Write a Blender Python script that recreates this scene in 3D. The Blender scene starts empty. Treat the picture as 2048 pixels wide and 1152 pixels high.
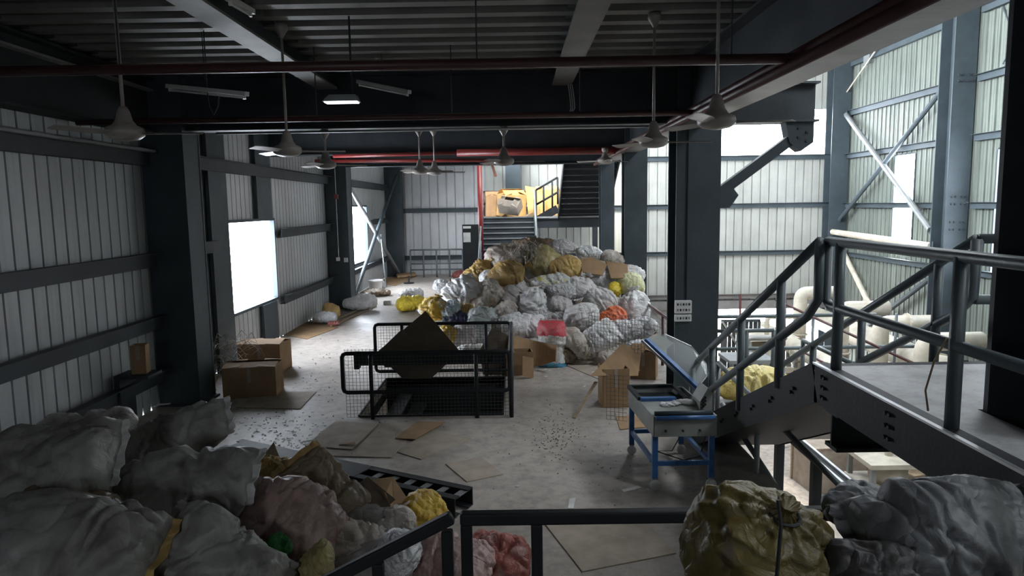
import bpy, bmesh, math, random
from mathutils import Vector, Matrix, noise

# ------------------------------------------------------------------ camera
CAM_H, F_PX, W_PX, H_PX = 3.2, 1400.0, 2048.0, 1152.0
PITCH = math.atan(166.0 / F_PX)
YAW = -math.atan(6.0 / F_PX)
ROLL = math.radians(-0.9)
CAM = Vector((0.0, 0.0, CAM_H))
_F = Vector((math.sin(YAW) * math.cos(PITCH), math.cos(YAW) * math.cos(PITCH), -math.sin(PITCH)))
_R0 = Vector((math.cos(YAW), -math.sin(YAW), 0.0))
_U0 = _R0.cross(_F)
_R = _R0 * math.cos(ROLL) + _U0 * math.sin(ROLL)
_U = -_R0 * math.sin(ROLL) + _U0 * math.cos(ROLL)

scene = bpy.context.scene
COL = scene.collection
cam_data = bpy.data.cameras.new('camera')
cam_data.sensor_width = 36.0
cam_data.lens = F_PX / W_PX * 36.0
cam_data.clip_end = 300
cam = bpy.data.objects.new('camera', cam_data)
cam.matrix_world = Matrix(((_R.x, _U.x, -_F.x, CAM.x), (_R.y, _U.y, -_F.y, CAM.y), (_R.z, _U.z, -_F.z, CAM.z), (0, 0, 0, 1)))
COL.objects.link(cam)
scene.camera = cam

# ------------------------------------------------------------------ world, sun, exposure
SKY = 36.0
world = bpy.data.worlds.new('sky')
scene.world = world
world.use_nodes = True
_bg = world.node_tree.nodes['Background']
_bg.inputs['Color'].default_value = (0.88, 0.94, 1.0, 1)
_bg.inputs['Strength'].default_value = SKY
sun_d = bpy.data.lights.new('sun', 'SUN')
sun_d.energy = 5.0
sun_d.angle = math.radians(2.5)
sun_d.color = (1.0, 0.90, 0.72)
sun = bpy.data.objects.new('sun', sun_d)
SUN_DIR = Vector((-0.12, 0.75, -0.66)).normalized()
sun.rotation_euler = SUN_DIR.to_track_quat('-Z', 'Y').to_euler()
sun.location = (5, 0, 20)
COL.objects.link(sun)

def portal(loc, direction, sx, sy):
    l = bpy.data.lights.new('daylight_portal', 'AREA')
    l.shape = 'RECTANGLE'; l.size = sx; l.size_y = sy; l.energy = 1.0
    l.cycles.is_portal = True
    o = bpy.data.objects.new('daylight_portal', l)
    o.location = loc
    o.rotation_euler = Vector(direction).to_track_quat('-Z', 'Z').to_euler()
    COL.objects.link(o)

scene.view_settings.view_transform = 'Standard'
scene.view_settings.look = 'None'
scene.view_settings.gamma = 1.0
scene.view_settings.exposure = -0.15
scene.view_settings.use_curve_mapping = False
scene.cycles.use_denoising = True
scene.cycles.max_bounces = 8
scene.cycles.diffuse_bounces = 5
scene.cycles.transparent_max_bounces = 8
scene.cycles.sample_clamp_indirect = 12.0
scene.cycles.caustics_reflective = False
scene.cycles.caustics_refractive = False

# ------------------------------------------------------------------ helpers
def P(px, py, x=None, y=None, z=None):
    """point in the place seen at pixel (px, py), on the plane x=, y= or z="""
    d = _F * F_PX + _R * (px - W_PX / 2) + _U * (H_PX / 2 - py)
    if x is not None: t = (x - CAM.x) / d.x
    elif y is not None: t = (y - CAM.y) / d.y
    else: t = (z - CAM.z) / d.z
    return CAM + d * t

def V(*a): return Vector(a)

class MB:
    def __init__(self): self.v = []; self.f = []
    def add(self, vs, fs):
        n = len(self.v); self.v += [Vector(p) for p in vs]; self.f += [tuple(i + n for i in f) for f in fs]; return self
    def box(self, c, s, rot=None):
        c = Vector(c); hx, hy, hz = s[0] / 2, s[1] / 2, s[2] / 2
        vs = [Vector((x, y, z)) for x in (-hx, hx) for y in (-hy, hy) for z in (-hz, hz)]
        if rot is not None: vs = [rot @ p for p in vs]
        return self.add([c + p for p in vs], [(0, 1, 3, 2), (4, 6, 7, 5), (0, 4, 5, 1), (2, 3, 7, 6), (0, 2, 6, 4), (1, 5, 7, 3)])
    def bx(self, x0, x1, y0, y1, z0, z1):
        return self.box(((x0 + x1) / 2, (y0 + y1) / 2, (z0 + z1) / 2), (abs(x1 - x0), abs(y1 - y0), abs(z1 - z0)))
    def bar(self, a, b, w, h, up=(0, 0, 1)):
        """rectangular bar from a to b, w across, h along up"""
        a = Vector(a); b = Vector(b); d = b - a; L = d.length; d.normalize(); up = Vector(up)
        s = d.cross(up)
        if s.length < 1e-4: s = d.cross(Vector((0, 1, 0)))
        s.normalize(); u = s.cross(d)
        rot = Matrix((d, s, u)).transposed()
        return self.box((a + b) / 2, (L, w, h), rot)
    def tube(self, path, r, n=8, caps=True):
        path = [Vector(p) for p in path]; rs = r if isinstance(r, (list, tuple)) else [r] * len(path)
        rings = []; ref = None
        for i, p in enumerate(path):
            t = (path[min(i + 1, len(path) - 1)] - path[max(i - 1, 0)]).normalized()
            if ref is None:
                ref = t.cross(Vector((0, 0, 1)))
                if ref.length < 1e-3: ref = t.cross(Vector((1, 0, 0)))
            ref = (ref - t * ref.dot(t)).normalized(); o = t.cross(ref)
            rings.append([p + (ref * math.cos(2 * math.pi * k / n) + o * math.sin(2 * math.pi * k / n)) * rs[i] for k in range(n)])
        fs = []; vs = [q for g in rings for q in g]
        for i in range(len(rings) - 1):
            for k in range(n):
                k2 = (k + 1) % n
                fs.append((i * n + k, i * n + k2, (i + 1) * n + k2, (i + 1) * n + k))
        if caps:
            fs.append(tuple(range(n - 1, -1, -1))); fs.append(tuple((len(rings) - 1) * n + k for k in range(n)))
        return self.add(vs, fs)
    def lathe(self, prof, origin, n=24, rot=None):
        origin = Vector(origin); vs = []; fs = []
        for r, z in prof:
            for k in range(n):
                p = Vector((r * math.cos(2 * math.pi * k / n), r * math.sin(2 * math.pi * k / n), z))
                vs.append(origin + (rot @ p if rot is not None else p))
        for i in range(len(prof) - 1):
            for k in range(n):
                k2 = (k + 1) % n
                fs.append((i * n + k, i * n + k2, (i + 1) * n + k2, (i + 1) * n + k))
        return self.add(vs, fs)
    def prism(self, pts, off):
        pts = [Vector(p) for p in pts]; off = Vector(off); n = len(pts)
        fs = [tuple(range(n)), tuple(range(2 * n - 1, n - 1, -1))]
        for i in range(n):
            j = (i + 1) % n; fs.append((i, i + n, j + n, j))
        return self.add(pts + [p + off for p in pts], fs)
    def ibeam(self, a, b, w, h, up=(0, 0, 1), tf=0.03, tw=0.02):
        a = Vector(a); b = Vector(b); up = Vector(up).normalized()
        o = up * (h / 2 - tf / 2)
        self.bar(a + o, b + o, w, tf, up); self.bar(a - o, b - o, w, tf, up); self.bar(a, b, tw, h - 2 * tf, up)
        return self
    def build(self, name, mat, parent=None, smooth=False, bevel=0.0, origin=None, fix=True):
        me = bpy.data.meshes.new(name)
        if parent is not None: org = ORG[parent.name]
        elif origin is not None: org = Vector(origin)
        else:
            xs = [p.x for p in self.v]; ys = [p.y for p in self.v]
            org = Vector(((min(xs) + max(xs)) / 2, (min(ys) + max(ys)) / 2, min(p.z for p in self.v)))
        me.from_pydata([p - org for p in self.v], [], self.f)
        if fix:
            bm = bmesh.new(); bm.from_mesh(me); bmesh.ops.recalc_face_normals(bm, faces=bm.faces); bm.to_mesh(me); bm.free()
        me.materials.append(mat)
        if smooth: me.polygons.foreach_set('use_smooth', [True] * len(me.polygons))
        o = bpy.data.objects.new(name, me); COL.objects.link(o)
        if parent is not None: o.parent = parent
        else: o.location = org
        ORG[o.name] = org
        if bevel:
            m = o.modifiers.new('bevel', 'BEVEL'); m.width = bevel; m.segments = 2; m.limit_method = 'ANGLE'
        return o

ORG = {}
def tag(o, label, cat, group=None, kind=None):
    o['label'] = label
    if cat: o['category'] = cat
    if group: o['group'] = group
    if kind: o['kind'] = kind
    return o
def thing(name, loc, label, cat, group=None, kind=None):
    o = bpy.data.objects.new(name, None); o.empty_display_size = 0.2; COL.objects.link(o)
    o.location = loc; ORG[o.name] = Vector(loc)
    return tag(o, label, cat, group, kind)

# ------------------------------------------------------------------ materials
def _nt(name):
    m = bpy.data.materials.new(name); m.use_nodes = True
    nt = m.node_tree; b = nt.nodes['Principled BSDF']
    return m, nt, b
def _coord(nt, scale=(1, 1, 1)):
    tc = nt.nodes.new('ShaderNodeTexCoord'); mp = nt.nodes.new('ShaderNodeMapping')
    mp.inputs['Scale'].default_value = scale
    nt.links.new(tc.outputs['Object'], mp.inputs['Vector'])
    return mp.outputs['Vector']
def _noise(nt, vec, scale, detail=4, rough=0.55, dist=0.0):
    n = nt.nodes.new('ShaderNodeTexNoise'); n.inputs['Scale'].default_value = scale
    n.inputs['Detail'].default_value = detail; n.inputs['Roughness'].default_value = rough; n.inputs['Distortion'].default_value = dist
    nt.links.new(vec, n.inputs['Vector'])
    return n.outputs['Fac']
def _ramp(nt, fac, stops):
    r = nt.nodes.new('ShaderNodeValToRGB'); e = r.color_ramp.elements
    while len(e) < len(stops): e.new(0.5)
    for el, (p, c) in zip(e, stops):
        el.position = p; el.color = (*c, 1) if len(c) == 3 else c
    nt.links.new(fac, r.inputs['Fac'])
    return r.outputs['Color']
def _mix(nt, fac, a, b, mode='MIX'):
    m = nt.nodes.new('ShaderNodeMix'); m.data_type = 'RGBA'; m.blend_type = mode
    for sock, val in ((m.inputs['Factor'], fac), (m.inputs['A'], a), (m.inputs['B'], b)):
        if hasattr(val, 'is_linked'): nt.links.new(val, sock)
        else: sock.default_value = val if isinstance(val, float) else (*val, 1)
    return m.outputs['Result']
def _bump(nt, b, h, strength, dist=0.02):
    bp = nt.nodes.new('ShaderNodeBump'); bp.inputs['Strength'].default_value = strength; bp.inputs['Distance'].default_value = dist
    nt.links.new(h, bp.inputs['Height']); nt.links.new(bp.outputs['Normal'], b.inputs['Normal'])

def plain(name, col, rough=0.55, metal=0.0, dark=0.65, scale=2.5, bump=0.12, stretch=(1, 1, 1), lo=0.35, hi=0.7, spec=0.5):
    """painted or raw surface with blotchy wear"""
    m, nt, b = _nt(name); vec = _coord(nt, stretch)
    n = _noise(nt, vec, scale, 6, 0.6)
    c = _ramp(nt, n, [(lo, tuple(x * dark for x in col)), (hi, col)])
    nt.links.new(c, b.inputs['Base Color'])
    b.inputs['Roughness'].default_value = rough; b.inputs['Metallic'].default_value = metal
    b.inputs['Specular IOR Level'].default_value = spec
    if bump: _bump(nt, b, _noise(nt, vec, scale * 12, 3), bump)
    return m

def sackmat(name, c1, c2, c3=None, rough=0.5, weave=True, wr=0.6):
    """woven plastic or film: blotches of two colours, dirt, creases"""
    m, nt, b = _nt(name); vec = _coord(nt)
    oi = nt.nodes.new('ShaderNodeObjectInfo')
    ad = nt.nodes.new('ShaderNodeVectorMath'); ad.operation = 'MULTIPLY_ADD'
    nt.links.new(oi.outputs['Random'], ad.inputs[0]); ad.inputs[1].default_value = (37, 53, 71); nt.links.new(vec, ad.inputs[2])
    v = ad.outputs['Vector']
    n1 = _noise(nt, v, 2.2, 5, 0.6, 0.6)
    c = _ramp(nt, n1, [(0.36, c2), (0.6, c1)])
    if c3 is not None:
        n2 = _noise(nt, v, 3.1, 4, 0.6, 1.2)
        c = _mix(nt, _ramp(nt, n2, [(0.58, (0, 0, 0)), (0.66, (1, 1, 1))]), c, c3)
    n3 = _noise(nt, v, 3.5, 5, 0.6, 0.8)
    c = _mix(nt, _ramp(nt, n3, [(0.3, (0.5, 0.5, 0.5)), (0.5, (0, 0, 0))]), c, tuple(x * 0.6 for x in c2))
    nt.links.new(c, b.inputs['Base Color'])
    b.inputs['Roughness'].default_value = rough
    b.inputs['Specular IOR Level'].default_value = 0.45
    nz = nt.nodes.new('ShaderNodeTexNoise'); nz.inputs['Scale'].default_value = 2.5; nt.links.new(v, nz.inputs['Vector'])
    wp = nt.nodes.new('ShaderNodeVectorMath'); wp.operation = 'MULTIPLY_ADD'
    nt.links.new(nz.outputs['Color'], wp.inputs[0]); wp.inputs[1].default_value = (.7, .7, .7); nt.links.new(v, wp.inputs[2])
    vo = nt.nodes.new('ShaderNodeTexVoronoi'); vo.feature = 'DISTANCE_TO_EDGE'; vo.inputs['Scale'].default_value = 3.2 if weave else 7.0
    nt.links.new(wp.outputs['Vector'], vo.inputs['Vector'])
    sq = nt.nodes.new('ShaderNodeMath'); sq.operation = 'POWER'; nt.links.new(vo.outputs['Distance'], sq.inputs[0]); sq.inputs[1].default_value = 0.5
    fn = _noise(nt, v, 9 if weave else 16, 3, 0.5, 2.5)
    cm = nt.nodes.new('ShaderNodeMath'); cm.operation = 'MULTIPLY_ADD'; nt.links.new(fn, cm.inputs[0]); cm.inputs[1].default_value = 0.5; nt.links.new(sq.outputs[0], cm.inputs[2])
    w = cm.outputs[0]
    if weave:
        wv = nt.nodes.new('ShaderNodeTexWave'); wv.inputs['Scale'].default_value = 60; wv.inputs['Distortion'].default_value = 2
        nt.links.new(v, wv.inputs['Vector'])
        w2 = nt.nodes.new('ShaderNodeMath'); w2.operation = 'MULTIPLY_ADD'
        nt.links.new(wv.outputs['Fac'], w2.inputs[0]); w2.inputs[1].default_value = 0.008; nt.links.new(w, w2.inputs[2]); w = w2.outputs[0]
    _bump(nt, b, w, wr, 0.05)
    return m

def bands(name, stops, axis='X', rough=0.45, nz=0.12):
    """printed sack: hard colour bands across it, by generated coordinates"""
    m, nt, b = _nt(name)
    tc = nt.nodes.new('ShaderNodeTexCoord'); sp = nt.nodes.new('ShaderNodeSeparateXYZ')
    nt.links.new(tc.outputs['Generated'], sp.inputs[0])
    n = _noise(nt, tc.outputs['Generated'], 5, 3, 0.6)
    ma = nt.nodes.new('ShaderNodeMath'); ma.operation = 'MULTIPLY_ADD'
    nt.links.new(n, ma.inputs[0]); ma.inputs[1].default_value = nz; nt.links.new(sp.outputs[axis], ma.inputs[2])
    r = nt.nodes.new('ShaderNodeValToRGB'); r.color_ramp.interpolation = 'CONSTANT'; e = r.color_ramp.elements
    while len(e) < len(stops): e.new(0.5)
    for el, (p, c) in zip(e, stops): el.position = p; el.color = (*c, 1)
    nt.links.new(ma.outputs[0], r.inputs['Fac'])
    d = _noise(nt, tc.outputs['Generated'], 9, 5, 0.65)
    c = _mix(nt, _ramp(nt, d, [(0.35, (0.6, 0.6, 0.6)), (0.55, (0, 0, 0))]), r.outputs['Color'], (0.16, 0.14, 0.12))
    nt.links.new(c, b.inputs['Base Color']); b.inputs['Roughness'].default_value = rough
    _bump(nt, b, _noise(nt, tc.outputs['Generated'], 12, 5, 0.6, 1.6), 0.5, 0.04)
    return m

def cardmat(name, col, rough=0.85):
    m, nt, b = _nt(name); vec = _coord(nt)
    n = _noise(nt, vec, 3.5, 6, 0.6)
    c = _ramp(nt, n, [(0.3, tuple(x * 0.7 for x in col)), (0.65, col)])
    nt.links.new(c, b.inputs['Base Color']); b.inputs['Roughness'].default_value = rough
    b.inputs['Specular IOR Level'].default_value = 0.15
    _bump(nt, b, _noise(nt, _coord(nt, (1, 12, 1)), 9, 3), 0.15)
    return m

def concrete(name, c1, c2, rough=(0.35, 0.65)):
    m, nt, b = _nt(name); vec = _coord(nt)
    n1 = _noise(nt, vec, 0.35, 8, 0.62, 0.5); n2 = _noise(nt, vec, 5, 8, 0.7)
    c = _ramp(nt, n1, [(0.35, c2), (0.62, c1)])
    c = _mix(nt, _ramp(nt, n2, [(0.38, (0.55, 0.55, 0.55)), (0.55, (0, 0, 0))]), c, tuple(x * 0.6 for x in c2))
    n4 = _noise(nt, vec, 45, 3, 0.5)
    c = _mix(nt, _ramp(nt, n4, [(0.66, (0, 0, 0)), (0.72, (0.6, 0.6, 0.6))]), c, tuple(x * 0.35 for x in c2))
    nt.links.new(c, b.inputs['Base Color'])
    rr = nt.nodes.new('ShaderNodeMapRange'); nt.links.new(n1, rr.inputs[0])
    rr.inputs['From Min'].default_value = 0.35; rr.inputs['From Max'].default_value = 0.65
    rr.inputs['To Min'].default_value = rough[0]; rr.inputs['To Max'].default_value = rough[1]
    nt.links.new(rr.outputs[0], b.inputs['Roughness'])
    b.inputs['Specular IOR Level'].default_value = 0.4
    _bump(nt, b, n2, 0.12)
    return m

def claddingmat(name, col, streak, rough=0.45, amount=0.6, trans=0.0):
    """coated steel sheet with vertical dirt streaks; trans > 0 for translucent roof-light sheet"""
    m, nt, b = _nt(name)
    v1 = _coord(nt, (9, 9, 0.35)); v2 = _coord(nt)
    s = _noise(nt, v1, 1.0, 6, 0.7); n = _noise(nt, v2, 0.8, 5, 0.6)
    c = _ramp(nt, n, [(0.3, tuple(x * 0.8 for x in col)), (0.65, col)])
    c = _mix(nt, _ramp(nt, s, [(0.5, (0, 0, 0)), (0.78, (amount,) * 3)]), c, streak)
    nt.links.new(c, b.inputs['Base Color']); b.inputs['Roughness'].default_value = rough
    if trans:
        t = nt.nodes.new('ShaderNodeBsdfTranslucent'); nt.links.new(c, t.inputs['Color'])
        mx = nt.nodes.new('ShaderNodeMixShader'); mx.inputs[0].default_value = trans
        nt.links.new(b.outputs[0], mx.inputs[1]); nt.links.new(t.outputs[0], mx.inputs[2])
        nt.links.new(mx.outputs[0], nt.nodes['Material Output'].inputs['Surface'])
    return m

def clearmat(name, tint=(0.95, 0.97, 1.0), gloss=0.08, haze=0.0, grough=0.25):
    m = bpy.data.materials.new(name); m.use_nodes = True; nt = m.node_tree
    nt.nodes.remove(nt.nodes['Principled BSDF'])
    t = nt.nodes.new('ShaderNodeBsdfTransparent'); t.inputs[0].default_value = (*tint, 1)
    g = nt.nodes.new('ShaderNodeBsdfGlossy'); g.inputs['Roughness'].default_value = grough
    mx = nt.nodes.new('ShaderNodeMixShader'); mx.inputs[0].default_value = gloss
    nt.links.new(t.outputs[0], mx.inputs[1]); nt.links.new(g.outputs[0], mx.inputs[2])
    out = mx.outputs[0]
    if haze:
        d = nt.nodes.new('ShaderNodeBsdfDiffuse'); d.inputs[0].default_value = (0.75, 0.78, 0.8, 1)
        m2 = nt.nodes.new('ShaderNodeMixShader'); m2.inputs[0].default_value = haze
        nt.links.new(out, m2.inputs[1]); nt.links.new(d.outputs[0], m2.inputs[2]); out = m2.outputs[0]
    nt.links.new(out, nt.nodes['Material Output'].inputs['Surface'])
    return m

def glow(name, col, s):
    m, nt, b = _nt(name); b.inputs['Base Color'].default_value = (*col, 1)
    b.inputs['Emission Color'].default_value = (*col, 1); b.inputs['Emission Strength'].default_value = s
    return m

STEEL = plain('steel_blue_grey_paint', (0.056, 0.074, 0.086), 0.55, 0.0, 0.7, 1.6, spec=0.3)
STEEL_D = plain('steel_dark_paint', (0.045, 0.053, 0.060), 0.55, 0.0, 0.7, 1.6, spec=0.25)
STEEL_B = plain('steel_charcoal_paint', (0.026, 0.029, 0.032), 0.6, 0.0, 0.7, 2.0, spec=0.2)
FLANGE = plain('primer_grey_flange', (0.20, 0.195, 0.19), 0.55, 0.0, 0.65, 2.0)
GALV = plain('galvanised_steel', (0.25, 0.265, 0.27), 0.45, 0.3, 0.75, 3.0)
RAIL = plain('rail_grey_green_paint', (0.10, 0.125, 0.135), 0.42, 0.0, 0.75, 3.0)
RED = plain('red_pipe_paint', (0.28, 0.035, 0.032), 0.4, 0.0, 0.6, 2.0)
RED_D = plain('brown_red_pipe_paint', (0.085, 0.03, 0.03), 0.42, 0.0, 0.6, 2.0)
CREAM = plain('cream_duct_paint', (0.62, 0.57, 0.47), 0.5, 0.0, 0.55, 1.5)
WHITE = plain('white_enamel', (0.75, 0.75, 0.74), 0.35, 0.0, 0.85, 3.0)
FANW = plain('fan_enamel', (0.38, 0.34, 0.31), 0.35, 0.0, 0.7, 5.0)
BLUE = plain('blue_frame_paint', (0.05, 0.16, 0.40), 0.42, 0.0, 0.6, 6.0)
TROL = plain('trolley_grey_green_sheet', (0.33, 0.35, 0.32), 0.5, 0.0, 0.7, 3.0)
BLACKR = plain('black_rubber', (0.02, 0.02, 0.022), 0.7)
ALU = plain('dull_aluminium', (0.55, 0.56, 0.57), 0.35, 0.8, 0.8, 4.0)
DECK = plain('deck_underside', (0.17, 0.17, 0.155), 0.55, 0.0, 0.7, 1.2)
FLOOR = concrete('dusty_concrete', (0.45, 0.40, 0.355), (0.30, 0.265, 0.235), (0.38, 0.62))
PLATE = concrete('landing_plate', (0.40, 0.40, 0.40), (0.30, 0.30, 0.30), (0.5, 0.7))
GROUND = concrete('pale_ground', (0.52, 0.46, 0.40), (0.36, 0.31, 0.27), (0.7, 0.9))
CLAD_L = claddingmat('cladding_grey_inner', (0.50, 0.51, 0.52), (0.20, 0.20, 0.21), 0.4, 0.5)
CLAD_R = claddingmat('cladding_grey_green_inner', (0.15, 0.17, 0.15), (0.03, 0.045, 0.035), 0.5, 0.95)
CLAD_F = claddingmat('cladding_pale_inner', (0.38, 0.39, 0.36), (0.18, 0.19, 0.15), 0.5, 0.5)
PLAINW = plain('wall_sheet_plain', (0.3, 0.3, 0.29), 0.7)
CARD = cardmat('brown_cardboard', (0.36, 0.235, 0.135))
CARD_L = cardmat('pale_cardboard', (0.41, 0.345, 0.285))
CARD_D = cardmat('dark_cardboard', (0.13, 0.10, 0.075))
CARD_O = cardmat('orange_cardboard', (0.58, 0.37, 0.15))
PAPER = plain('white_paper', (0.72, 0.72, 0.70), 0.8)
WOOD = plain('raw_wood', (0.40, 0.30, 0.20), 0.75, 0, 0.6, 5, 0.2, (1, 1, 8))
CLEAR = clearmat('clear_sheet', (0.97, 0.98, 1.0), 0.05)
ACRYL = clearmat('scuffed_acrylic', (0.80, 0.84, 0.84), 0.05, 0.10)
WIRE = plain('mesh_wire', (0.10, 0.10, 0.10), 0.5, 0.3)
TUBE_ON = glow('lit_lamp_glass', (0.85, 0.92, 1.0), 6.0)
# ------------------------------------------------------------------ layout of the building (metres)
XL, XR, YF, YB = -5.9, 15.3, 33.0, -3.0      # left wall, right wall, far wall, back wall
ZC, ZG, ZR = 5.3, -5.0, 11.5                 # ceiling deck, ground level below, hall roof
XE = 2.95                                    # right-hand edge of the upper floor
XG = 2.85                                    # line of the main girder and its columns

# floor slab with the stair opening inside the mesh guard
HX0, HX1, HY0, HY1 = -2.42, -0.22, 10.45, 12.78
fl = MB()
for x0, x1, y0, y1 in ((XL, XE, YB, HY0), (XL, HX0, HY0, HY1), (HX1, XE, HY0, HY1), (XL, XE, HY1, YF), (XE, 4.75, 9.6, 12.3)):
    fl.bx(x0, x1, y0, y1, -0.16, 0.0)
tag(fl.build('floor', FLOOR, origin=(0, 0, 0)), 'dusty grey concrete floor of the upper storey', 'floor', kind='structure')
g = MB(); g.bx(XL, XR, YB, YF + 14, ZG - 0.2, ZG)
tag(g.build('floor_lower', GROUND, origin=(0, 0, ZG)), 'pale sunlit ground of the hall below the upper storey', 'floor', kind='structure')

def cladding(root, fixed, axis, u0, u1, z0, z1, mat, pitch, depth, holes=(), sheet=1.0, inward=1, seam=False):
    """ribbed sheets, one object each; fixed is the wall plane, axis the running direction"""
    cuts = {u0, u1}
    k = u0
    while k < u1 - 0.3: cuts.add(round(k, 4)); k += sheet
    for h in holes: cuts.add(h[0]); cuts.add(h[1])
    cuts = sorted(c for c in cuts if u0 <= c <= u1)
    for a, b in zip(cuts, cuts[1:]):
        if b - a < 0.02: continue
        spans = [(z0, z1)]
        for h in holes:
            if h[0] < (a + b) / 2 < h[1]:
                spans = [s for s in ((z0, h[2]), (h[3], z1)) if s[1] - s[0] > 0.02]
        pts = []
        n = max(1, round((b - a) / pitch)); p = (b - a) / n
        for i in range(n):
            q = a + i * p
            if seam: pts += [(q, 0), (q + p * .86, 0), (q + p * .89, -depth), (q + p * .97, -depth)]; continue
            pts += [(q, 0), (q + p * 0.42, 0), (q + p * 0.44, depth * 0.25), (q + p * 0.56, depth * 0.25), (q + p * 0.58, 0), (q + p * 0.84, 0), (q + p * 0.88, depth), (q + p * 0.96, depth)]
        pts.append((b, 0))
        for s0, s1 in spans:
            m = MB(); vs = []; fs = []
            for u, d in pts:
                for z in (s0, s1):
                    vs.append((fixed + inward * d, u, z) if axis == 'y' else (u, fixed + inward * d, z))
            for i in range(len(pts) - 1): fs.append((2 * i, 2 * i + 2, 2 * i + 3, 2 * i + 1))
            m.add(vs, fs).build('cladding_sheet', mat, root, fix=False)

def girt(root, a, b, mat=STEEL, h=0.2, w=0.12):
    """cold-rolled Z rail: web and two lips"""
    a = Vector(a); b = Vector(b); d = (b - a).normalized(); s = d.cross(Vector((0, 0, 1)))
    m = MB(); m.bar(a, b, 0.012, h); u = Vector((0, 0, h / 2))
    m.bar(a + u + s * w / 2, b + u + s * w / 2, w, 0.012); m.bar(a - u - s * w / 2, b - u - s * w / 2, w, 0.012)
    return m.build('girt', mat, root)

# ---- left wall
W1 = (14.3, 17.0, 1.05, 2.92); W2 = (24.5, 27.8, 1.15, 3.22)
wl = thing('wall_left', (XL, 15, 0), 'ribbed grey steel cladding wall along the shaded side with two bright windows', 'wall', kind='structure')
cladding(wl, XL, 'y', YB, YF, 0, ZC + 0.2, CLAD_L, 0.25, 0.05, (W1, W2), 1.0, 1, True)
for y0, y1, zs in ((YB, 11.3, (4.02, 2.42, 1.42, 0.55)), (11.8, 22.0, (4.05,)), (22.7, 32.5, (4.05, 0.9)), (11.8, 13.35, (2.5,)), (17.3, 22.0, (2.6, 0.95)), (22.7, 24.4, (2.6,)), (27.9, 32.5, (2.6,))):
    for z in zs: girt(wl, (XL + 0.16, y0, z), (XL + 0.16, y1, z), STEEL_D, 0.22, 0.13)  # darker steel here stands in for the shade of the flanges
m = MB(); m.bx(XL - 0.1, XL, YB, YF, ZG, -0.16); m.build('plinth', PLAINW, wl)
for i, w in enumerate((W1, W2)):
    m = MB(); x = XL + 0.04; t = 0.06
    m.bx(x - .06, x + .05, w[0] - t, w[0], w[2] - t, w[3] + t); m.bx(x - .06, x + .05, w[1], w[1] + t, w[2] - t, w[3] + t)
    m.bx(x - .06, x + .05, w[0], w[1], w[2] - t, w[2]); m.bx(x - .06, x + .05, w[0], w[1], w[3], w[3] + t)
    wo = m.build('window_%d' % (i + 1), STEEL, origin=(x, (w[0] + w[1]) / 2, w[2]))
    tag(wo, ('large blown-out window opening above the stacked cartons', 'smaller bright window behind the crossed bracing tubes')[i], 'window', kind='structure')
    MB().bx(XL - .012, XL - .006, w[0], w[1], w[2], w[3]).build('pane', CLEAR, wo)
    portal((XL + 0.16, (w[0] + w[1]) / 2, (w[2] + w[3]) / 2), (1, 0, 0), w[1] - w[0], w[3] - w[2])
# window posts: full-height one and one interrupted by the window
pm = MB(); pm.bx(XL + .05, XL + .12, 13.4, 14.22, 0, ZC); tag(pm.build('wall_post', STEEL), 'steel wall post just before the large bright window', 'post', 'window posts', 'structure')
pm = MB(); pm.bx(XL + .05, XL + .12, 15.9, 16.85, 0, W1[2] - .06); tag(pm.build('wall_post', STEEL), 'short steel post below the large bright window', 'post', 'window posts', 'structure')
pm = MB(); pm.bx(XL + .05, XL + .12, 15.9, 16.85, W1[3] + .06, ZC); tag(pm.build('wall_post', STEEL), 'steel post above the far half of the large bright window', 'post', 'window posts', 'structure')

# ---- far wall
wf = thing('wall_far', (4, YF, 0), 'ribbed cladding end wall of the building behind the far staircase', 'wall', kind='structure')
cladding(wf, YF, 'x', XL, -1.3, 0, 6.0, CLAD_L, 0.40, 0.05, (), 1.2, -1, True)
cladding(wf, YF, 'x', -1.3, XE + .2, 0, ZR, CLAD_F, 0.42, 0.05, (), 1.26, -1, True)
FO = (9.6, 14.6, 5.25, 7.35)
cladding(wf, YF, 'x', XE + .2, XR, -1.45, ZR, CLAD_F, 0.40, 0.05, (FO,), 1.2, -1, True)
m = MB(); m.bx(XL, XE + .2, YF, YF + .1, ZG, 0).bx(XE + .2, 8.7, YF, YF + .1, ZG, -1.45); m.build('plinth', PLAINW, wf)  # second, unseen stretch closes the opening to cut light in the hall
for z in (5.2, 3.0, 0.8): girt(wf, (XL, YF - .16, z), (XR - .5, YF - .16, z), STEEL, 0.2, 0.12)
girt(wf, (XE + .4, YF - .16, -1.25), (XR - .5, YF - .16, -1.25), FLANGE, 0.22, 0.14)
MB().bx(XE, XR, YF - .25, YF + .1, -1.85, -1.45).build('lintel_beam', FLANGE, wf)
MB().bx(FO[0], FO[1], YF + .02, YF + .03, FO[2], FO[3]).build('pane', CLEAR, wf)

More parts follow.
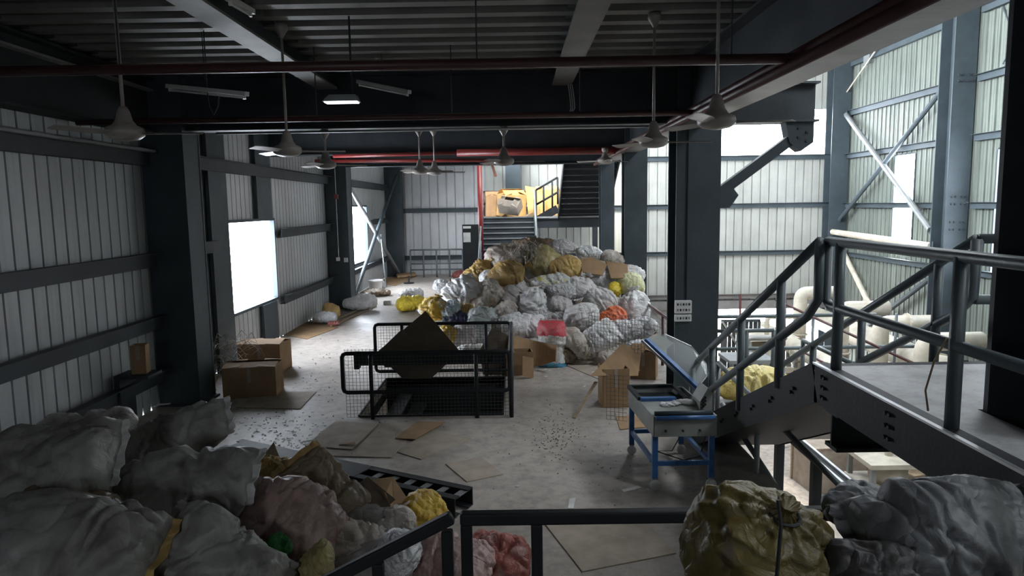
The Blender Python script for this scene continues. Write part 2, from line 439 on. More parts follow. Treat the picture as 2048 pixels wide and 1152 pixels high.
# ---- right wall of the hall
R1 = (27.0, 28.4, 1.0, 4.9); R2 = (21.4, 22.4, 0.75, 4.7)
wr = thing('wall_right', (XR, 18, ZG), 'stained grey-green ribbed cladding wall of the tall hall', 'wall', kind='structure')
cladding(wr, XR, 'y', YB, YF, ZG, ZR, CLAD_R, 0.33, 0.05, (R1, R2), 1.0, -1)
for z in (9.2, 7.05, 5.15, 2.95, 0.75):
    for y0, y1 in ((YB, 23.4), (25.0, 32.2)): girt(wr, (XR - .18, y1, z), (XR - .18, y0, z), STEEL, 0.2, 0.14)
for i, w in enumerate((R1, R2)):
    wo = MB().bx(XR - .05, XR + .02, w[0] - .05, w[0], w[2], w[3]).bx(XR - .05, XR + .02, w[1], w[1] + .05, w[2], w[3]).bx(XR - .05, XR + .02, w[0], w[1], w[3], w[3] + .05).build('window_%d' % (i + 3), STEEL)
    tag(wo, ('tall bright slot window behind the diagonal braces of the hall', 'tall bright slot window beside the nearest big column')[i], 'window', kind='structure')
    MB().bx(XR + .006, XR + .012, w[0], w[1], w[2], w[3]).build('pane', CLEAR, wo)
    portal((XR - 0.1, (w[0] + w[1]) / 2, (w[2] + w[3]) / 2), (-1, 0, 0), w[1] - w[0], w[3] - w[2])
# ---- back wall and roof (behind and above the camera, closing the volume)
BW = (-2.6, -2.05, 2.7, 3.7)  # unseen window added to light the foreground sacks from the front
m = MB()
for x0, x1, z0, z1 in ((XL, XR, ZG, BW[2]), (XL, XR, BW[3], ZR), (XL, BW[0], BW[2], BW[3]), (BW[1], XR, BW[2], BW[3])): m.bx(x0, x1, YB - .1, YB, z0, z1)
tag(m.build('wall_back', PLAINW), 'plain sheet wall closing the building behind the viewer', 'wall', kind='structure')
wo = MB().bx(BW[0], BW[1], YB - .08, YB + .03, BW[2] - .06, BW[2]).bx(BW[0], BW[1], YB - .08, YB + .03, BW[3], BW[3] + .06).build('window_5', STEEL)
tag(wo, 'added unseen window behind the viewer giving frontal fill light', 'window', kind='structure')
MB().bx(BW[0], BW[1], YB - .05, YB - .044, BW[2], BW[3]).build('pane', CLEAR, wo)
portal(((BW[0] + BW[1]) / 2, YB + .04, (BW[2] + BW[3]) / 2), (0, 1, 0), BW[1] - BW[0], BW[3] - BW[2])
ROOFS = ((-1.3, 3.4, 17.5, 21.5), (5.5, 7.6, 20.5, 25.0), (8.8, 11.6, 9.5, 14.0), (8.6, 11.0, -1.5, 1.6))   # unseen openings added to light landing, hall, heap and foreground
m = MB(); gx = sorted({XL, XR} | {v for r in ROOFS for v in r[:2]}); gy = sorted({YB, YF} | {v for r in ROOFS for v in r[2:]})
for x0, x1 in zip(gx, gx[1:]):
    for y0, y1 in zip(gy, gy[1:]):
        cx, cy = (x0 + x1) / 2, (y0 + y1) / 2
        if not any(r[0] < cx < r[1] and r[2] < cy < r[3] for r in ROOFS): m.bx(x0, x1, y0, y1, ZR, ZR + .1)
tag(m.build('roof', PLAINW), 'high sheet roof with added unseen openings that let in light', 'roof', kind='structure')
for r in ROOFS: portal(((r[0] + r[1]) / 2, (r[2] + r[3]) / 2, ZR), (0, 0, -1), r[1] - r[0], r[3] - r[2])
portal(((8.7 + XR) / 2, YF - .02, -3.4), (0, -1, 0), XR - 8.7, 3.1)

# ---- ceiling deck: trapezoidal ribs running across, one sheet per strip
ce = thing('ceiling', (-1.5, 12, ZC), 'dark ribbed steel deck ceiling', 'ceiling', kind='structure')
def deck(x0, x1, y0, y1):
    y = y0
    while y < y1 - .01:
        e = min(y + .9, y1); m = MB(); vs = []; fs = []; pts = []
        n = max(1, round((e - y) / .45)); p = (e - y) / n
        for i in range(n):
            q = y + i * p; pts += [(q, .09), (q + p * .3, .09), (q + p * .42, 0), (q + p * .8, 0), (q + p * .92, .09)]
        pts.append((e, .09))
        for q, z in pts: vs += [(x0, q, ZC + z), (x1, q, ZC + z)]
        for i in range(len(pts) - 1): fs.append((2 * i, 2 * i + 1, 2 * i + 3, 2 * i + 2))
        m.add(vs, fs).build('deck_sheet', DECK, ce, fix=False); y = e
for x0, x1 in ((XL, -2.9), (-2.9, .78), (.78, 3.1)):
    deck(x0, x1, YB, 22.4)
deck(XL, -1.3, 22.4, YF)
MB().bx(XL, 3.1, YB, 22.4, ZC + .1, ZC + .2).bx(XL, -1.3, 22.4, YF, ZC + .1, ZC + .2).build('slab', PLAINW, ce)

# ---- columns
def column(name, x0, x1, y0, y1, z0, z1, label, mat=STEEL):
    """H-section: flanges face the viewer and the far end, web between"""
    m = MB(); t = .04
    if x1 < 0: m.bx(x0, x1 - .01, y0 + t, y1 - t, z0, z1)      # boxed section on the clad wall
    m.bx(x0, x1, y0, y0 + t, z0, z1); m.bx(x0, x1, y1 - t, y1, z0, z1); m.bx((x0 + x1) / 2 - .02, (x0 + x1) / 2 + .02, y0 + t, y1 - t, z0, z1)
    m.bx(x0 - .05, x1 + .05, y0 - .05, y1 + .05, z0, z0 + .03)
    o = m.build(name, mat, origin=((x0 + x1) / 2, (y0 + y1) / 2, z0))
    return tag(o, label, 'column', 'steel columns', 'structure')
column('steel_column', XL + .03, -5.2, 11.2, 11.8, 0, ZC, 'broad dark column on the clad wall beside the stacked cartons')
column('steel_column', XL + .03, -5.2, 22.0, 22.7, 0, ZC, 'dark wall column between the two bright windows')
column('steel_column', XL + .03, -5.15, 32.2, 32.9, 0, ZC, 'dark column in the shaded corner of the end wall')
colA = column('steel_column', 2.58, 3.28, 11.2, 11.8, ZG, ZC, 'column carrying the white switch panels behind the wheeled machine')
column('steel_column', 2.66, 3.2, 16.9, 17.4, ZG, ZC, 'column rising behind the right flank of the sack heap')
column('steel_column', 2.72, 3.14, 22.0, 22.5, ZG, ZC, 'far column beside the dark upper stair flight')
colD = column('steel_column', 2.87, 3.5, 3.6, 4.2, ZG, ZC + .6, 'near dark column cut by the edge of the picture beside the landing', STEEL_D)
column('steel_column', 14.45, 15.2, 23.6, 24.4, ZG, ZR, 'tall bolted column in the middle of the stained hall wall')
column('steel_column', 14.4, 15.2, 32.2, 32.9, ZG, ZR, 'tall column in the far corner of the hall')
b = MB()
for z in (2.15, 2.4, 3.0, 3.25, 7.0, 7.2):
    for x in (14.62, 14.75, 14.95, 15.08): b.tube([(x, 23.6, z), (x, 23.55, z)], .035, 6)
bo = b.build('bolts', STEEL_D, bpy.data.objects['steel_column.007']); bo['kind'] = 'stuff'

# ---- beams
def beam(label, a, b, w, h, mat=STEEL_D, name='steel_beam', fl=None, group='ceiling beams'):
    m = MB(); up = Vector((0, 0, 1)); a = Vector(a); b = Vector(b); o = up * (h / 2 - .015)
    m.bar(a + o, b + o, w, .03); m.bar(a, b, .025, h - .06)
    r = m.build(name, mat, origin=(a + b) / 2 - up * h / 2)
    MB().bar(a - o, b - o, w, .03).build('bottom_flange', fl or mat, r)
    return tag(r, label, 'beam', group, 'structure')
beam('deep dark beam crossing the ceiling nearest the viewer', (XL, 11.5, 4.875), (XG, 11.5, 4.875), .32, .85)
beam('dark cross beam behind the first deep beam', (XL, 17.1, 4.875), (XG, 17.1, 4.875), .3, .85)
beam('dark cross beam over the upper stair flight', (XL, 22.2, 4.875), (XG, 22.2, 4.875), .3, .85)
beam('heavy main girder along the open side carrying red pipes', (2.79, YB, 4.85), (2.79, 22.2, 4.85), .36, .9, STEEL_D, fl=FLANGE)
for x, lab in ((-5.75, 'ceiling joist along the top of the shaded wall'), (-2.9, 'pale-flanged ceiling joist in the shaded half'), (.78, 'pale-flanged ceiling joist in the middle of the ceiling')):
    beam(lab, (x, YB, 5.2), (x, 11.3, 5.2), .31, .3, STEEL_D, fl=FLANGE)
for x, lab in ((-2.9, 'short ceiling joist beyond the first deep beam in the shaded half'), (.78, 'short ceiling joist beyond the first deep beam in the middle')):
    beam(lab, (x, 11.7, 5.2), (x, 22, 5.2), .31, .3, STEEL_D, fl=FLANGE)
beam('deep dark edge girder above the shaded clad wall', (-5.72, YB, 4.82), (-5.72, 11.2, 4.82), .3, .85, STEEL_B)
beam('cantilever beam stub past the column with the switch panels', (3.1, 11.5, 4.75), (4.85, 11.5, 4.75), .4, .62, STEEL_D, fl=STEEL)
# knee brace under the cantilever
kb = thing('knee_brace', (3.3, 11.5, 3.3), 'diagonal square tube brace with bolted gusset plates under the cantilever beam', 'brace')
MB().bar((3.35, 11.5, 3.35), (4.62, 11.5, 4.28), .16, .16, (0, 1, 0)).build('tube', STEEL, kb)
m = MB(); m.prism([(4.35, 11.38, 4.44), (4.8, 11.38, 4.44), (4.8, 11.38, 4.12), (4.6, 11.38, 3.98), (4.42, 11.38, 4.12)], (0, .24, 0)); gp = m.build('gusset_plate', STEEL, kb)
b = MB()
for x, z in ((4.55, 4.2), (4.68, 4.28), (4.55, 4.34), (4.68, 4.14)): b.tube([(x, 11.38, z), (x, 11.35, z)], .022, 6)
b.build('bolts', STEEL_D, gp)['kind'] = 'stuff'
m = MB(); m.prism([(3.28, 11.36, 3.45), (3.5, 11.36, 3.45), (3.62, 11.36, 3.3), (3.48, 11.36, 3.1), (3.28, 11.36, 3.1)], (0, .28, 0)); m.build('gusset_plate', STEEL, kb)

# ---- bracing
def brace(label, a, b, r, mat=GALV, cat='brace', group=None):
    m = MB(); a = Vector(a); b = Vector(b); m.tube([a, b], r, 10)
    o = m.build('bracing_tube', mat)
    d = (b - a).normalized()
    MB().bar(a - d * .12, a + d * .1, .015, r * 2.6).build('end_plate', STEEL, o)
    MB().bar(b - d * .1, b + d * .12, .015, r * 2.6).build('end_plate', STEEL, o)
    return tag(o, label, cat, group)
brace('bracing tube falling away from the bright window towards the shaded corner', (-5.45, 22.8, 4.15), (-5.35, 32.1, .2), .07, GALV)
brace('bracing tube rising from the floor by the bright window to the shaded corner', (-5.4, 23.2, .15), (-5.3, 32.1, 4.6), .07, STEEL)
brace('pale bracing tube slanting down from the far corner of the hall', (15.0, 32.2, 7.0), (14.8, 25.0, 2.1), .11, GALV)
brace('dark bracing tube rising from the far corner up the hall wall', (14.9, 32.2, 2.3), (14.95, 24.6, 7.2), .09, STEEL)
brace('fat pale horizontal strut pipe between two hall columns', (14.6, 32.2, 1.75), (14.5, 24.4, 1.55), .13, CREAM)
brace('lower pale bracing tube at the foot of the far hall corner', (15.0, 32.0, .9), (14.8, 26.5, -3.2), .11, CREAM)
brace('dark bracing tube below the landing rail at the hall wall', (14.95, 31.5, -3.4), (14.9, 24.6, .6), .1, STEEL)
brace('thin pale rod leaning against the shaded bracing', (-5.32, 28.0, 2.0), (-5.2, 28.0, .02), .025, GALV)
brace('thin slack cable tray strut high on the hall wall', P(1672, 215, x=XR - .3), P(1752, 100, x=XR - .3), .03, CREAM)

# ---- red sprinkler pipes
def pipe(label, pts, r, mat=RED, name='sprinkler_pipe', group='red sprinkler pipes', n=10):
    o = MB().tube(pts, r, n).build(name, mat, smooth=True)
    return tag(o, label, 'pipe', group)
p1 = pipe('dark red sprinkler pipe crossing nearest the viewer', [(XL + .1, 6.25, 4.42), (2.52, 6.25, 4.42)], .045, RED_D)
p2 = pipe('second dark red sprinkler pipe crossing below the deep beam', [(XL + .1, 9.5, 4.38), (2.52, 9.5, 4.38)], .04, RED_D)
p3 = pipe('thick red main pipe crossing in front of the far landing', [(-1.3, 16.5, 4.42), (2.52, 16.5, 4.42)], .085, RED)
p4 = pipe('thin red branch pipe crossing above the far floor', [(-5.3, 19, 4.45), (-.6, 19, 4.4), (-.6, 24, 4.2)], .05, RED)
p5 = pipe('thin red branch pipe running to the shaded side', [(-4.2, 16.6, 4.4), (-1.3, 16.5, 4.42)], .045, RED)
pipe('brown red pipe running along the main girder', [(2.50, 2, 4.47), (2.50, 21, 4.47)], .05, RED_D)
pipe('thicker brown red pipe under the main girder edge', [(2.42, 2.2, 4.36), (2.42, 21, 4.36)], .05, RED_D)
pipe('red riser pipe beside the far landing', [(-1.17, 24.6, 1.0), (-1.17, 24.6, 4.9)], .09, RED)
for pp, xs, y in ((p1, (-3.4, -.3, 1.9), 6.25), (p2, (-2.6, -.8, .9), 9.5)):
    for x in xs: MB().tube([(x, y, 4.4), (x, y, ZC)], .008, 5).build('hanger_rod', STEEL_D, pp)
pipe('light steel conduit under the first deep beam', [(-4.7, 11.3, 4.40), (2.3, 11.3, 4.40)], .02, ALU, 'conduit', None)
pipe('steel conduit strip along the shaded wall under the ceiling', [(XL + .3, 4, 4.12), (XL + .3, 11.1, 4.12)], .03, GALV, 'conduit', None)
# ------------------------------------------------------------------ mesh guard round the floor opening
gr = thing('mesh_guard', (-1.35, 11.6, 0), 'dark tube guard rail with wire mesh round the floor opening', 'guard rail')
GX0, GX1, GY0, GY1, GH = -2.62, -.10, 10.33, 12.92, 1.02
def panel(a, b, zlow, name_extra=None, posts=(), corner=.06):
    """rounded tube frame between a and b with a lower rail"""
    a = Vector(a); b = Vector(b); z1 = GH; z0 = zlow; c = corner
    d = (b - a).normalized()
    pts = [a + V(0, 0, z0 + c), a + V(0, 0, z1 - c), a + d * c * .3 + V(0, 0, z1 - c * .3), a + d * c + V(0, 0, z1), b - d * c + V(0, 0, z1), b - d * c * .3 + V(0, 0, z1 - c * .3), b + V(0, 0, z1 - c), b + V(0, 0, z0 + c), b - d * c * .3 + V(0, 0, z0 + c * .3), b - d * c + V(0, 0, z0), a + d * c + V(0, 0, z0), a + d * c * .3 + V(0, 0, z0 + c * .3), a + V(0, 0, z0 + c)]
    MB().tube(pts, .032, 8).build('frame', STEEL_B, gr, True)
    for t in posts:
        q = a.lerp(b, t); MB().tube([q, q + V(0, 0, z1)], .032, 8).build('post', STEEL_B, gr, True)
def wiremesh(root, a, b, z0, z1, step=.055, r=.0032, up=V(0, 0, 1)):
    a = Vector(a); b = Vector(b); d = (b - a); L = d.length; d.normalize(); m = MB()
    for i in range(int(L / step) + 1): m.tube([a + d * i * step + up * z0, a + d * i * step + up * z1], r, 3, False)
    for k in range(int((z1 - z0) / step) + 1): m.tube([a + up * (z0 + k * step), a + d * L + up * (z0 + k * step)], r, 3, False)
    return m.build('wire_mesh', WIRE, root, fix=False)
panel((GX0, GY0, 0), (GX1, GY0, 0), .42, posts=(.17, .8))
panel((GX0 - .02, GY1, 0), (GX1, GY1, 0), .12, posts=(.2, .82))
panel((GX1 + .02, GY0, 0), (GX1 + .02, GY1, 0), .42)
MB().tube([(GX1 + .02, GY0, 0), (GX1 + .02, GY0, GH)], .032, 8).build('post', STEEL_B, gr, True)
MB().tube([(GX1 + .02, GY1, 0), (GX1 + .02, GY1, GH)], .032, 8).build('post', STEEL_B, gr, True)
wiremesh(gr, (GX0 + .03, GY0 + .035, 0), (GX1 + .04, GY0 + .035, 0), .02, 1.08)
wiremesh(gr, (GX0 + .03, GY1 + .035, 0), (GX1, GY1 + .035, 0), .08, .98)
wiremesh(gr, (GX1 + .05, GY0, 0), (GX1 + .05, GY1, 0), .05, .95)
MB().bx(-2.66, -.2, 11.55, 11.62, .55, .74).bx(-2.72, -2.64, 11.5, 11.66, .5, .78).build('toe_board', STEEL_B, gr)
m = MB()                                  # steel lining of the opening
m.bx(HX0 - .02, HX0, HY0, HY1, -.35, .03); m.bx(HX1, HX1 + .02, HY0, HY1, -.35, .03); m.bx(HX0, HX1, HY1, HY1 + .02, -.35, .03); m.bx(HX0, HX1, HY0 - .02, HY0, -.35, .03)
m.build('opening_lining', STEEL_B, gr)
# steps going down inside the opening
sw = thing('stair_well', (-1.3, 11.6, -2.5), 'dark steel stair going down inside the floor opening', 'stair')
for i in range(9): MB().bx(HX0 + .25 + i * .24, HX0 + .5 + i * .24, HY0 + .1, HY1 - .1, -.25 - i * .21, -.22 - i * .21).build('tread', STEEL_B, sw)
MB().bx(HX0, HX1, HY0 + .03, HY0 + .06, -2.4, -.1).bx(HX0, HX1, HY1 - .06, HY1 - .03, -2.4, -.1).bx(HX0, HX1, HY0, HY1, -2.45, -2.4).build('casing', STEEL_B, sw)

# ------------------------------------------------------------------ card sheets and boxes
def sheet(name, pts, mat, label, cat='cardboard', t=.012, group=None, bend=0.0, lift=0.0):
    """flat board from corner points, with edge thickness"""
    pts = [Vector(p) for p in pts]; n = (pts[1] - pts[0]).cross(pts[2] - pts[0]).normalized()
    if n.z < 0 and abs(n.z) > .3: n = -n
    o = MB().prism([p + n * lift for p in pts], n * t).build(name, mat)
    return tag(o, label, cat, group)
def floorsheet(pix, mat, label, z=.0, t=.012, name='cardboard_sheet', group='flat cardboard on the floor'):
    return sheet(name, [P(a, b, z=z) for a, b in pix], mat, label, 'cardboard', t, group)
floorsheet([(610, 893), (672, 843), (756, 850), (704, 900)], CARD_L, 'smaller flat cardboard lying on top of a wider sheet before the guard', .014)
floorsheet([(608, 912), (668, 846), (842, 848), (782, 916)], CARD_L, 'wide flat cardboard sheet under a smaller one before the guard')
floorsheet([(794, 905), (858, 862), (942, 878), (842, 920)], CARD_L, 'flat cardboard sheet with its near corner before the guard', .0)
floorsheet([(790, 877), (835, 843), (890, 845), (830, 879)], CARD, 'torn brown cardboard scrap tucked by the guard posts', .026, .008)
floorsheet([(891, 929), (963, 916), (1006, 950), (934, 965)], CARD_L, 'single square cardboard sheet alone on the open floor')
floorsheet([(1086, 1044), (1288, 1040), (1352, 1108), (1165, 1145)], CARD_L, 'large cardboard sheet on the floor beyond the near railing')
floorsheet([(472, 816), (520, 785), (633, 784), (600, 819)], CARD_L, 'flat cardboard on the floor before the stacked cartons')
floorsheet([(566, 670), (600, 640), (678, 655), (614, 679)], CARD, 'flat cardboard lying under the window light')
floorsheet([(1232, 835), (1240, 860), (1298, 855), (1280, 830)], CARD, 'cardboard scrap on the floor under the wheeled machine')
floorsheet([(1125, 728), (1190, 712), (1260, 745), (1200, 760)], CARD_L, 'cardboard sheet on the floor at the foot of the sack heap')
floorsheet([(745, 566), (800, 550), (835, 552), (790, 572)], CARD, 'strip of cardboard beside the white tub')
floorsheet([(792, 551), (830, 548), (832, 552), (795, 556)], CARD, 'small board by the far railing', .05, .1)

def carton(label, c, s, rz=0.0, mat=CARD, flaps=True, rx=0.0, ry=0.0, tape=True, open_=.6, group=None, seed=0):
    """open corrugated carton: four walls, base, four flaps, tape"""
    rot = Matrix.Rotation(rz, 3, 'Z') @ Matrix.Rotation(rx, 3, 'X') @ Matrix.Rotation(ry, 3, 'Y')
    c = Vector(c); w, d, h = s; t = .012; rnd = random.Random(seed)
    def q(x, y, z): return c + rot @ Vector((x, y, z))
    root = thing('carton', c, label, 'box', group)
    b = MB()
    for bx_, by_, bz_, sx, sy, sz in ((0, -d / 2 + t / 2, h / 2, w, t, h), (0, d / 2 - t / 2, h / 2, w, t, h), (-w / 2 + t / 2, 0, h / 2, t, d, h), (w / 2 - t / 2, 0, h / 2, t, d, h), (0, 0, t / 2, w, d, t)):
        b.box(q(bx_, by_, bz_), (sx, sy, sz), rot)
    b.build('box_body', mat, root)
    if flaps:
        for k in range(4):
            ang = open_ * (0.6 + rnd.random() * .8)
            if k < 2:
                sg = -1 if k == 0 else 1; L = d * .48
                e0 = Vector((-w / 2, sg * d / 2, h)); e1 = Vector((w / 2, sg * d / 2, h)); dr = Vector((0, -sg * math.cos(ang), math.sin(ang)))
            else:
                sg = -1 if k == 2 else 1; L = min(w * .48, d * .48)
                e0 = Vector((sg * w / 2, -d / 2, h)); e1 = Vector((sg * w / 2, d / 2, h)); dr = Vector((-sg * math.cos(ang * .5), 0, math.sin(ang * .5)))
            pts = [e0, e1, e1 + dr * L, e0 + dr * L]; nn = (e1 - e0).normalized().cross(dr) * .006
            MB().prism([c + rot @ p for p in pts], rot @ nn).build('flap', mat, root)
    if tape: MB().box(q(0, -d / 2 - .002, h * .75), (.055, .003, h * .5), rot).build('tape', CARD_L, root)
    return root
A = P(494, 797, z=0)
carton('large brown carton standing before another near the window', A + V(0, .35, 0), (.88, .62, .52), .12, CARD, True, open_=.18, seed=1)
A = P(487, 748, z=0)
carton('brown carton half hidden behind the large one by the window', V(-5.0, A.y + .3, 0), (.85, .6, .58), -.05, CARD, True, open_=.15, seed=2)
A = P(298, 712, x=XL + .55)
carton('small tan carton perched against the shaded wall beside the broad column', V(XL + .42, A.y, .85), (.2, .2, .42), .2, CARD, False)
sh = MB().bx(XL + .12, XL + .62, A.y - .2, A.y + .2, .80, .845).bx(XL + .12, XL + .2, A.y - .2, A.y + .2, 0, .8)
tag(sh.build('ledge', STEEL_D), 'dark steel ledge on the shaded wall under the small tan carton', 'shelf')

# big dark board balanced in the guard, another leaning at its corner
sheet('diamond_board', [P(752, 706, y=12.2), P(851, 622, y=12.35), P(920, 703, y=12.2), P(862, 757, y=12.05), P(805, 757, y=12.05)], CARD_D, 'dark board standing on its corner inside the mesh guard', t=.03)
sheet('leaning_board', [P(752, 708, y=12.05), P(805, 657, y=12.12), P(828, 690, y=12.1), P(815, 735, y=12.0), P(770, 735, y=12.0)], CARD_D, 'second dark board overlapping the diamond board in the guard', t=.02)
sheet('leaning_board', [P(968, 760, y=13.05), P(960, 700, y=13.1), P(985, 655, y=13.3), P(1018, 672, y=13.3), P(1018, 760, y=13.05)], CARD_D, 'dark cardboard leaning behind the guard corner', t=.02)
# curled cardboard panel in front of the heap
m = MB(); n = 14; top = []; bot = []
for i in range(n + 1):
    t = i / n; px = 1018 + 96 * t; dy = 13.1 + .35 * math.sin(t * math.pi)
    top.append(P(px, 668 + 22 * t ** .8 , y=dy + .12)); bot.append(P(px - 4 + 2 * t, 702 + 30 * math.sin(min(1, t * 1.25) * math.pi * .6) - 26 * max(0, t - .7) , y=dy))
vs = [p for pr in zip(top, bot) for p in pr]; fs = [(2 * i, 2 * i + 1, 2 * i + 3, 2 * i + 2) for i in range(n)]
o = m.add(vs, fs).build('curled_panel', CARD); sm = o.modifiers.new('thick', 'SOLIDIFY'); sm.thickness = .015
tag(o, 'curled brown cardboard panel in front of the red-topped sack', 'cardboard')
A = P(1040, 752, z=0)
carton('low brown carton at the corner of the mesh guard', A + V(-.02, .2, 0), (.5, .35, .45), .1, CARD, False, tape=False, seed=4)
sheet('cardboard_flap', [P(1045, 752, y=12.6), P(1045, 712, y=12.6), P(1067, 716, y=12.75), P(1067, 757, y=12.75)], CARD, 'upright brown cardboard flap beside the low carton')
# boxes right of the heap
A = P(1232, 818, z=0)
carton('tall brown carton standing behind the wheeled machine', A + V(0, .3, 0), (.42, .45, .62), .05, CARD, False, seed=5)
sheet('cardboard_flap', [P(1180, 752, y=10.6), P(1244, 688, y=11.3), P(1282, 700, y=11.5), P(1275, 752, y=11.0)], CARD, 'big brown flap tilting over the tall carton', t=.015)
sheet('cardboard_flap', [P(1210, 748, y=10.9), P(1265, 722, y=11.3), P(1280, 742, y=11.2)], CARD, 'triangular brown flap resting on the tall carton', t=.012)
A = P(1318, 770, z=0)
carton('small carton behind the hood of the wheeled machine', A + V(-.15, .6, 0), (.45, .4, .5), -.3, CARD, True, open_=.9, seed=7)
st = MB().bar(P(1148, 836, z=.01), P(1192, 764, y=10.9), .05, .02); tag(st.build('wooden_batten', WOOD), 'pale batten leaning from the floor towards the tall carton', 'stick')
wm = thing('loose_mesh', (P(1235, 790, y=10.35)), 'loose sheet of wire mesh hanging over the carton at the heap foot', 'wire mesh')
a = P(1178, 700, y=11.9); b_ = P(1290, 705, y=11.2); wiremesh(wm, V(a.x, a.y, 0), V(b_.x, b_.y, 0), .75, 1.35, .06)
a = P(1213, 800, y=9.9); b_ = P(1254, 800, y=9.8); wiremesh(wm, V(a.x, a.y, 0), V(b_.x, b_.y, 0), .08, .75, .06)

# ------------------------------------------------------------------ wheeled sealing machine with blue frame
tr = thing('sealing_machine', (1.8, 8.4, 0), 'wheeled grey sealing machine on a blue frame with a raised clear hood', 'machine')
FLc, FRc, BLc, BRc = P(1309, 978, z=0), P(1418, 972, z=0), P(1255, 908, z=0), P(1353, 906, z=0)
FRc = FLc + (BRc - BLc).normalized() * (FRc - FLc).length
ex = (FRc - FLc).normalized(); ey = Vector((-ex.y, ex.x, 0)); wT = (FRc - FLc).length; dT = (BLc - FLc).length
ey = (ey + (BLc - FLc).normalized()).normalized()
ROTT = Matrix((ex, ey, Vector((0, 0, 1)))).transposed()
def T(x, y, z): return FLc + ex * (x * wT) + ey * (y * dT) + Vector((0, 0, z))
for x, y in ((0, 0), (1, 0), (0, 1), (1, 1)):
    q = T(x, y, 0); leg = MB().bar(q + V(0, 0, .13), q + V(0, 0, .66), .06, .06, (0, 1, 0)).build('leg', BLUE, tr)
    cs = MB(); cs.bx(q.x - .02, q.x + .02, q.y + .008, q.y + .016, .04, .13); cs.bx(q.x - .03, q.x + .03, q.y - .035, q.y + .035, .125, .135)
    cs.build('caster_fork', GALV, leg)
    wprof = [(.006, -.016), (.052, -.016), (.058, -.01), (.058, .01), (.052, .016), (.006, .016)]
    MB().lathe(wprof, q + V(0, -.02, .058), 16, Matrix.Rotation(math.pi / 2, 3, 'X')).build('wheel', PAPER, leg, True)
for a, b_ in (((0, 0), (1, 0)), ((0, 0), (0, 1)), ((1, 0), (1, 1)), ((0, 1), (1, 1))):
    MB().bar(T(*a, .3), T(*b_, .3), .04, .05).build('stretcher', BLUE, tr)
m = MB()                                            # sheet metal tray body
z0, z1 = .63, .86
for a, b_, t in ((T(-.04, -.06, 0), T(1.04, -.06, 0), 0), (T(-.04, 1.04, 0), T(1.04, 1.04, 0), 0), (T(-.04, -.06, 0), T(-.04, 1.04, 0), 0), (T(1.04, -.06, 0), T(1.04, 1.04, 0), 0)):
    m.bar(a + V(0, 0, (z0 + z1) / 2), b_ + V(0, 0, (z0 + z1) / 2), .02, z1 - z0)
m.box(T(.5, .5, z0 + .01), (wT * 1.08, dT * 1.08, .02), ROTT)
m.build('tray_body', TROL, tr)
MB().box(T(.5, .25, z1 - .005), (wT * 1.05, dT * .55, .012), ROTT).build('worktop', TROL, tr)
MB().box(T(.42, .78, z1 - .06), (wT * .8, dT * .42, .012), ROTT).build('tray_floor', STEEL_B, tr)
m = MB(); m.bar(T(-.04, .53, z1 + .015), T(-.04, 1.04, z1 + .015), .05, .04); m.bar(T(-.04, 1.04, z1 + .015), T(.85, 1.04, z1 + .015), .05, .04); m.bar(T(.85, .53, z1 + .015), T(.85, 1.04, z1 + .015), .04, .03); m.build('tray_rim', STEEL_B, tr)
MB().bar(T(-.04, .5, z1 + .02), T(.62, .5, z1 + .02), .07, .04).build('seal_bar', BLUE, tr)
for k in range(2): MB().tube([T(-.02, -.02 - .07 * k, z1 + .02 - .03 * k), T(1.0, -.02 - .07 * k, z1 + .02 - .03 * k)], .026, 12).build('roller', BLUE if k else STEEL, tr, True)
for k in range(3):
    MB().tube([T(.15 + .3 * k, -.07, .70), T(.15 + .3 * k, -.09, .70)], .012, 8).build('screw', BLACKR, tr)
cbx = MB(); cbx.prism([T(.86, .12, z1), T(1.08, .12, z1), T(1.08, .12, z1 + .2), T(1.0, .12, z1 + .26), T(.86, .12, z1 + .1)], ey * .28)
cb = cbx.build('control_box', TROL, tr)
for i in range(3):
    for j in range(3):
        MB().box(T(.885 + .03 * j, .11, z1 + .03 + .04 * i + .02 * j), (.022, .012, .022), ROTT).build('button', BLACKR, cb)
hA, hB = P(1397, 778, y=8.35), P(1292, 680, y=8.9)
MB().bar(hA, hB, .07, .06).build('hood_arm', BLUE, tr)
MB().bar(hA + V(0, -.04, -.05), hB + V(-.06, -.04, 0), .02, .03).build('seal_knife', ALU, tr)
hd = [P(1306, 690, y=8.85), P(1297, 674, y=9.0), P(1330, 668, y=9.3), P(1382, 692, y=9.25), P(1412, 728, y=9.0), P(1414, 752, y=8.8), P(1398, 772, y=8.5), P(1355, 735, y=8.65)]
n = (hd[2] - hd[0]).cross(hd[5] - hd[0]).normalized()
MB().prism(hd, n * .008).build('clear_hood', ACRYL, tr)
MB().tube([hd[2], hd[3], hd[4], hd[5], hd[6]], .008, 6).build('hood_edge', ALU, tr)
sheet('cardboard_flap', [P(1293, 678, y=9.12), P(1312, 667, y=9.25), P(1347, 686, y=9.25), P(1322, 707, y=9.05)], CARD_L, 'small brown card resting on the raised clear hood', t=.01)
MB().tube([T(.95, .9, .28), T(.8, .95, .05), T(.5, 1.0, .03), T(.9, .7, .03), T(.98, .3, .25), T(.97, .1, .6)], .008, 6).build('cable', BLACKR, tr, True)
